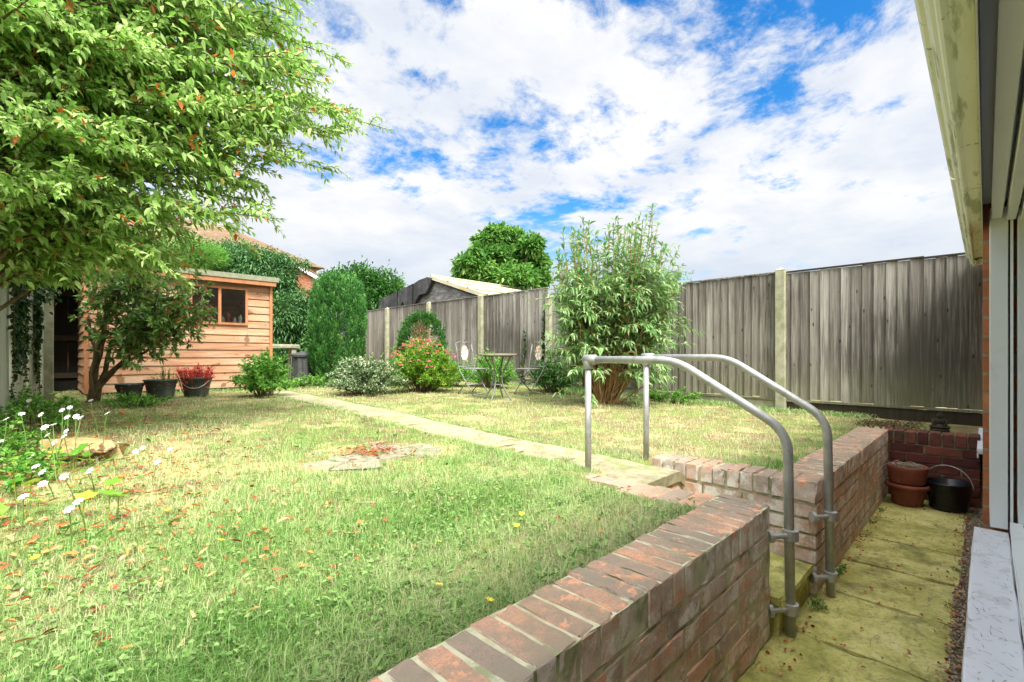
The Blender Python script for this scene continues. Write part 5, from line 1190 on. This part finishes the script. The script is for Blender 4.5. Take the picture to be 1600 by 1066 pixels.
wood.build('stems', MAT['bark'], t, True); lv.build('foliage', MAT['l_ivy'], t, droop=.1)
# ivy on the right fence beside the chair
t = thing('ivy', (6.53, 7.2, .6), 'thin dark ivy climbing a grey fence panel behind the bistro table', 'climber'); lv = Leaves(); wood = MB()
for (y_, z1) in ((7.35, 1.35), (7.3, 1.25), (5.75, 2.0), (5.8, 1.6), (5.78, 1.9), (6.25, 1.7), (5.7, 1.3)):
    P = np.array([(6.545, y_+.05*sin(u*6), .62+(z1-.62)*u) for u in np.linspace(0, 1, 9)]); wood.tube(P, .004, 4, caps=False); leafy(lv, P, .035, .055, .045, ang=1.2, up=-.2, jd=.4)
wood.build('stems', MAT['bark'], t, True); lv.build('foliage', MAT['l_ivy'], t)

# --- white-flowered plants of the left bed
def flower(parent, p, r, tilt):
    m = MB(); nP = 7; ax = nrm(np.array(tilt)); u = nrm(np.cross(ax, [.3, .9, .1])); v_ = np.cross(ax, u)
    for k in range(nP):
        a = 2*pi*k/nP; d_ = u*cos(a)+v_*sin(a); s_ = -u*sin(a)+v_*cos(a); p = np.array(p)
        m.add([p+d_*r*.12, p+d_*r*.7+s_*r*.30+ax*r*.16, p+d_*r*1.0+s_*r*.10+ax*r*.04, p+d_*r*1.0-s_*r*.10+ax*r*.04, p+d_*r*.7-s_*r*.30+ax*r*.16], [(0, 1, 2, 3, 4)])
    fl_ = m.build('flower', MAT['petal'], parent, True, fix=False); fl_.data.transform(Matrix.Identity(4))
    m = MB(); m.blob(np.array(p)+ax*r*.10, (r*.15, r*.15, r*.10), seg=8, ring=5, amp=0); m.build('flower_centre', MAT['yellow'], fl_, False); fl_.children[0].data.transform(Matrix.Translation(-Vector(parent.location)))
    return fl_
FL = [(18, 577), (12, 598), (45, 626), (34, 647), (64, 648), (109, 637), (142, 626), (119, 651), (126, 653), (168, 646), (97, 641), (105, 652), (70, 668), (83, 664), (103, 674), (74, 680), (85, 692), (100, 682), (49, 714), (56, 729), (66, 738), (140, 736), (100, 745), (67, 756), (37, 776), (108, 796), (122, 784), (212, 706), (223, 700), (266, 702), (246, 722), (10, 655), (0, 690)]
clumps = [((-.05, 5.35), .32, .45, 'back'), ((-.26, 4.35), .26, .42, 'middle'), ((-.16, 3.45), .22, .34, 'front'), ((-.20, 6.5), .18, .6, 'fence')]
labs = ['white-flowered plant furthest back, against the foot of the pale fence post', 'white-flowered plant beside the split log', 'white-flowered plant nearest the camera at the left edge', 'tall thin white-flowered plant leaning on the pale fence']
cts = []
rr = np.random.RandomState(61)
for i, (c, r_, h_, _) in enumerate(clumps):
    c = (c[0], c[1]); cts.append(bush('white_flower_plant', labs[i], 'plant', c, r_+.05, r_+.22, h_*.55, [60, 46, 38, 22][i], None, 'l_mid', ll=.034, lw=.021, twigs=5, seed=70+i, group='white-flowered plants in the left bed', wood_r=.003, base_r=.6))
ctp = np.array([[c[0][0], c[0][1]] for c in clumps])
stemmb = [MB() for _ in clumps]
for (px_, py_) in FL:
    if py_ > 900: hh = .02
    else: hh = .26 if py_ < 670 else (.16 if py_ < 710 else .09)
    if px_ > 200 and py_ < 900: hh = .05
    d = F*(ZC-(.60+hh))/(py_-555) if py_ > 565 else 5
    d = 5.6 if py_ < 610 else min(d, 5.6); p = at(px_, py_, d); i = int(np.argmin(np.linalg.norm(ctp-p[:2], axis=1)))
    fo_ = flower(cts[i], p, .017, (-VX*.6+rr.normal(0, .25), -VY*.6+rr.normal(0, .25), .8))
    g0 = np.array([p[0]+rr.uniform(-.05, .05), p[1]+rr.uniform(-.05, .05), float(hz(p[0], p[1]))]); sm = MB(); sm.tube(curve(g0, p-[0, 0, .003], n=6, wob=.03)-np.array(cts[i].location), .0018, 4, caps=False); sm.build('flower_stem', MAT['weed'], fo_)

# broad hollyhock-like leaves in the left foreground
t = thing('broad_leaved_plant', (.05, 2.6, .56), 'broad-leaved pale green plant in the left foreground', 'plant'); lv = Leaves(); rr = np.random.RandomState(81)
m = MB()
for k in range(46):
    y_ = rr.uniform(2.3, 3.7); x_ = rr.uniform(-.35, .30); zz0 = float(hz(x_, y_)); hgt = rr.uniform(.04, .16); c = np.array([x_, y_, zz0+hgt]); r_ = rr.uniform(.022, .040); tl = rr.normal(0, .28, 2); n_ = 15
    V = [c]+[c+np.array([cos(q)*r_*(1+.17*cos(5*q)), sin(q)*r_*(1+.17*cos(5*q)), (tl[0]*cos(q)+tl[1]*sin(q))*r_+.12*r_*cos(10*q)]) for q in np.linspace(0, 2*pi, n_+1)[:-1]]
    m.add(V, [(0, 1+i, 1+(i+1) % n_) for i in range(n_)], rr.rand()); m.tube([(x_+rr.normal(0, .02), y_+rr.normal(0, .02), zz0-.01), c-[0, 0, .002]], .0018, 4, caps=False, rnd=.8)
m.build('foliage', MAT['l_spir'], t, True, fix=False)

# ------------------------------------------------------------------ lawn grass
def inpath(x, y): return (x > 2.20) & (x < 2.77) & (y < 7.62)
def blades(n, d0, d1, hmul, wmul, seed):
    rs = np.random.RandomState(seed); d = np.exp(rs.uniform(np.log(d0), np.log(d1), n)); th = rs.uniform(-radians(56), radians(55), n)
    ca = YAW-th; x = d*np.cos(ca); y = d*np.sin(ca)
    k = (y > .868) & (x > -.6-.0*y) & (x < 6.56) & (y < 11) & ~((x > 2.01) & (x < 2.95) & (y < 1.56)) & ~((x > 2.9) & (y < .815))
    k |= (x > 2.96) & (x < 6.56) & (y > .81) & (y < .9)
    k &= ~((x > 2.235+.09*vn(y*3, y*0, 41)) & (x < 2.735-.09*vn(y*3+9, y*0, 42)) & (y < 7.6) & (rs.rand(n) > .03+.10*(vn(x*6, y*6, 43) > .72)))
    k &= ~((x > .38) & (x < 2.75) & (y > 8.37)); k &= x > flx(y)-.02
    q = np.sqrt(((x-1.54)/.52)**2+((y-2.84)/.42)**2); k &= (q > .80+.25*vn(x*6, y*6, 30)) | (rs.rand(n) < .30)
    x, y, d = x[k], y[k], d[k]; n = len(x)
    # bare, dry and lush patches
    dry = vn(x*1.1+3, y*1.1, 1)*.55+vn(x*3.1, y*3.1, 2)*.30+vn(x*9, y*9, 7)*.15
    lush = np.exp(-(((x-1.45)/.75)**2+((y-1.55)/.38)**2))*.9+np.exp(-(((x-.55)/.5)**2+((y-1.2)/.3)**2))*.15
    dry = dry+.06-.14*lush+.05*np.exp(-((y-1.2)/.5)**2)+.13*((x > 2.8) & (y > 1.2))+.06*np.exp(-(((x-1.2)/.9)**2+((y-2.3)/.5)**2))*2
    edge = np.maximum(np.exp(-((y-.87)/.10)), np.exp(-np.abs(x-2.2)/.05)*(y > 1.5))
    bed = sst(.32, .02, x-.0*y)*sst(2.6, 3.2, y)
    keep = rs.rand(n) > bed*.8; x, y, d, dry, lush, edge = [v[keep] for v in (x, y, d, dry, lush, edge)]; n = len(x)
    z = hz(x, y)
    L_ = (.016+.020*rs.rand(n)+.022*rs.rand(n)**6*3)*(1+.3*lush+.5*edge)*hmul*(.75+.5*vn(x*2.5, y*2.5, 12)); W_ = (.0011+.00045*d)*(.8+.6*rs.rand(n))*wmul
    a = rs.uniform(0, 2*pi, n); lean = rs.uniform(.25, 1.35, n); dx, dy = np.cos(a), np.sin(a)
    b = np.stack([x, y, z-.003], 1); D = np.stack([dx, dy, a*0], 1); S = np.stack([-dy, dx, a*0], 1)
    m_ = b+D*(L_*.40*lean)[:, None]*.6+np.array([0, 0, 1.])*(L_*.58)[:, None]; tp = b+D*(L_*lean)[:, None]*.9+np.array([0, 0, 1.])*(L_*np.clip(1.05-.42*lean, .25, 1))[:, None]
    w1_ = (W_/2)[:, None]; V = np.stack([b-S*w1_, b+S*w1_, m_+S*w1_*.8, m_-S*w1_*.8, tp], 1).reshape(-1, 3)
    i0 = (np.arange(n)*5)[:, None]; R = np.clip(dry*1.45-.24+rs.normal(0, .22, n), 0, 1)
    R = np.where(rs.rand(n) < .06, rs.uniform(.75, 1, n), R)
    return V, i0+[0, 1, 2, 3], i0+[3, 2, 4], R
Vs, Q, T_, Rr = [], [], [], []; off = 0
for args in ((340000, .80, 12, .78, .85, 1), (170000, .8, 3.6, .62, .8, 2)):
    v, a, b, r = blades(*args); Vs.append(v); Q.append(a+off); T_.append(b+off); Rr.append(r); off += len(v)
Rr = np.concatenate(Rr); g = mesh_np('grass', np.concatenate(Vs), np.concatenate(Q), np.concatenate(T_), Rr, Rr, MAT['grass']); tag(g, kind='stuff')
print('blades', len(Rr))
# clover and broad weeds
rs = np.random.RandomState(91); lv = Leaves(); n = 10500
d = np.exp(rs.uniform(np.log(.9), np.log(7), n)); th = rs.uniform(-radians(56), radians(52), n); x = d*np.cos(YAW-th); y = d*np.sin(YAW-th)
lush = np.exp(-(((x-1.5)/.8)**2+((y-1.5)/.42)**2))+.35*np.exp(-(((x-.5)/.6)**2+((y-1.2)/.4)**2))+.35*np.exp(-(((x-.1)/.4)**2+((y-2.4)/1.2)**2))
k = (y > .88) & (x > -.3) & (x < 6.5) & ~((x > 2.0) & (x < 2.95) & (y < 1.6)) & ~((x > 2.22) & (x < 2.75)) & (rs.rand(n) < lush*1.1+.28*(vn(x*2, y*2, 20) > .66)+.06)
k &= ((x-1.54)/.56)**2+((y-2.84)/.46)**2 > 1
x, y = x[k], y[k]; n = len(x); 
for j in range(3):
    a = rs.uniform(0, 2*pi)+rs.normal(0, .6, n)+j*2.1; P = np.stack([x, y, hz(x, y)+rs.uniform(.012, .03, n)], 1); lv.add(P, np.stack([np.cos(a), np.sin(a), rs.uniform(-.1, .5, n)], 1), rs.uniform(.010, .020, n), rs.uniform(.008, .013, n))
# long-leaved weeds (plantain, dandelion), mostly near the wall and bottom left
for k in range(150):
    if k < 60: x0 = rs.uniform(.15, 2.1); y0 = .88+abs(rs.normal(0, .06))
    elif k < 80: x0 = rs.uniform(.3, 1.0); y0 = rs.uniform(.9, 1.25)
    else: x0 = rs.uniform(.1, 2.1); y0 = rs.uniform(1.0, 4.5)
    if .3 < x0 and y0 > 1.3 and rs.rand() < .4: continue
    m_ = rs.randint(4, 9); a = rs.uniform(0, 2*pi, m_); lv.add(np.repeat([[x0, y0, float(hz(x0, y0))+.004]], m_, 0), np.stack([np.cos(a), np.sin(a), rs.uniform(.3, 1.3, m_)], 1), rs.uniform(.03, .075, m_), rs.uniform(.007, .014, m_))
# weeds in the cracks of the patio foot
for (x0, y0, s_) in [(3.12, .575, 1), (3.2, .57, .7), (4.2, .575, .8), (4.6, .57, .7), (2.62, .55, .9), (2.66, .58, .8), (2.60, .58, .8), (3.05, .12, .5), (4.8, .12, .6), (2.3, .61, .5), (2.05, .10, .6), (4.9, .10, .7), (3.6, .11, .6)]:
    m_ = 26; a = rs.uniform(0, 2*pi, m_); lv.add(np.stack([x0+rs.normal(0, .02, m_), y0+rs.normal(0, .012, m_), np.full(m_, .0)], 1), np.stack([np.cos(a), np.sin(a)*.6-.2, rs.uniform(.4, 1.6, m_)], 1), rs.uniform(.02, .05, m_)*s_, .010*s_)
o = lv.build('lawn_weeds', MAT['weed'], None, droop=.25); tag(o, kind='stuff')
# path-edge tufts and rough grass at the fence foot
rs = np.random.RandomState(92); lv = Leaves()
n = 9000; y = rs.uniform(.9, 11, n); x = 6.56-abs(rs.normal(0, .10, n))-.015; a = rs.uniform(0, 2*pi, n); lv.add(np.stack([x, y, hz(x, y)], 1), np.stack([np.cos(a), np.sin(a), rs.uniform(.8, 2.4, n)], 1), rs.uniform(.04, .11, n)*(.5+vn(y*2, y*0, 3)), .006, R=rs.uniform(.1, .8, n))
n = 4200; y = rs.uniform(1.6, 7.6, n); x = np.where(rs.rand(n) < .5, 2.235, 2.735)+rs.normal(0, .014, n); a = rs.uniform(0, 2*pi, n); lv.add(np.stack([x, y, hz(x, y)], 1), np.stack([np.cos(a), np.sin(a), rs.uniform(.5, 1.8, n)], 1), rs.uniform(.015, .042, n), .004, R=rs.uniform(.2, .9, n))
n = 1500; x = rs.uniform(-.5, 2.1, n); y = .872+abs(rs.normal(0, .02, n)); a = rs.uniform(pi, 2*pi, n); lv.add(np.stack([x, y, hz(x, y)-.005], 1), np.stack([np.cos(a)*.8, np.sin(a)*.5, rs.uniform(.3, 1.6, n)], 1), rs.uniform(.02, .055, n), .0032, R=rs.uniform(.1, .8, n))
n = 1800; x = rs.uniform(.4, 4.6, n); y = 8.30-abs(rs.normal(0, .12, n)); lv.add(np.stack([x, y, hz(x, y)], 1), nrm(rs.normal(0, .5, (n, 3))+[0, 0, 1]), rs.uniform(.03, .09, n), .006, R=rs.uniform(.1, .7, n))
tag(lv.build('edge_grass', MAT['grass'], None, droop=.3), kind='stuff')

# fallen leaves
rs = np.random.RandomState(93); lv = Leaves()
def litter(n, fx, fy, l0=.02, l1=.05, up=.012, R=None, zf=hz):
    x, y = fx, fy; a = rs.uniform(0, 2*pi, len(x)); lv.add(np.stack([x, y, zf(x, y)+up*rs.uniform(.5, 1.6, len(x))], 1), np.stack([np.cos(a), np.sin(a), rs.uniform(-.15, .45, len(x))], 1), rs.uniform(l0, l1, len(x)), rs.uniform(.008, .018, len(x)), R)
n = 620; litter(n, rs.uniform(-.2, 1.0, n), rs.uniform(1.3, 6.5, n)); n = 420; litter(n, rs.uniform(-.2, .6, n), rs.uniform(1.6, 3.8, n)); n = 75; litter(n, rs.uniform(.8, 2.1, n), rs.uniform(1.0, 7, n), .015, .035)
n = 130; litter(n, 1.56+rs.normal(0, .10, n), 2.86+rs.normal(0, .09, n), .02, .045, R=rs.uniform(0, .35, n), up=.02); n = 60; litter(n, 1.5+rs.normal(0, .45, n), 2.8+rs.normal(0, .35, n), .015, .03, R=rs.uniform(0, .7, n))
n = 300; litter(n, rs.uniform(-.3, .35, n), rs.uniform(3.3, 6.0, n), up=.02); n = 160; litter(n, rs.uniform(3, 6.4, n), rs.uniform(.85, 3, n), .012, .03)
zero = lambda x, y: x*0+.0
n = 120; xj = np.array(xs)[rs.randint(4, len(xs), n)]; litter(n, xj+rs.normal(0, .012, n), rs.uniform(.10, .58, n), .006, .016, .004, R=rs.uniform(0, .4, n), zf=zero)
n = 55; litter(n, rs.uniform(1.9, 4.9, n), rs.uniform(.10, .6, n), .010, .022, .004, zf=zero); n = 110; litter(n, rs.uniform(1.9, 4.9, n), .565+rs.normal(0, .02, n), .008, .02, .004, zf=zero); n = 160; litter(n, rs.uniform(1.4, 5.1, n), .105+rs.normal(0, .022, n), .008, .02, .006, zf=zero)
tag(lv.build('fallen_leaves', MAT['litter'], None, droop=.0, fold=.35, upj=.5), kind='stuff')
# thin dead stalks and twigs strewn on the patio
m = MB()
for k in range(190):
    x_, y_ = random.uniform(1.8, 5.0), random.uniform(.12, .58); a = random.uniform(-.5, .9)-pi/4; l = random.uniform(.01, .07)
    m.tube([(x_, y_, .004), (x_+l*.5*cos(a), y_+l*.5*sin(a)*.6, .008), (x_+l*cos(a), min(.58, max(.1, y_+l*sin(a)*.6)), .004)], .0009, 3, caps=False)
tag(m.build('dry_stalks', MAT['stone']), kind='stuff')
# small yellow flowers in the lawn
m0 = MB(); 
for k in range(8):
    a = 2*pi*k/8; m0.add([(0, 0, 0), (.010*cos(a-.3), .010*sin(a-.3), .003), (.013*cos(a), .013*sin(a), .004), (.010*cos(a+.3), .010*sin(a+.3), .003)], [(0, 1, 2, 3)])
proto = None
YL_ = ['yellow flower furthest left of the group in the dark lawn patch', 'brightest yellow flower in the middle of the dark lawn patch', 'yellow flower at the far side of the dark lawn patch', 'yellow flower just behind the orange leaf in the dark patch', 'yellow flower in the dry grass left of the brick coping', 'yellow flower nearest the brick coping of the front wall', 'yellow flower in pale dry grass left of the dark patch', 'yellow flower furthest right in the dark lawn patch', 'yellow flower at the left edge beside the broad-leaved plant', 'yellow flower nearest the camera at the left edge of the lawn', 'yellow flower among fallen leaves left of centre', 'yellow flower touching another among the fallen leaves', 'single yellow flower between the fallen leaves and the front wall']
for k, (px_, py_) in enumerate([(686, 839), (760, 850), (777, 808), (808, 815), (686, 905), (765, 926), (652, 775), (815, 798), (38, 852), (55, 866), (262, 797), (255, 801), (345, 838)]):
    d = F*(ZC-.575)/(py_-555); p = at(px_, py_, d)
    if proto is None: proto = m0.build('yellow_flower', MAT['yellow'], None, fix=False); o = proto
    else: o = proto.copy(); C.collection.objects.link(o)
    o.location = (p[0], p[1], float(hz(p[0], p[1]))+.028); o.rotation_euler = (random.uniform(-.4, .4), random.uniform(-.4, .4), random.random()*6)
    tag(o, YL_[k], 'wild flower', 'yellow wild flowers in the lawn')
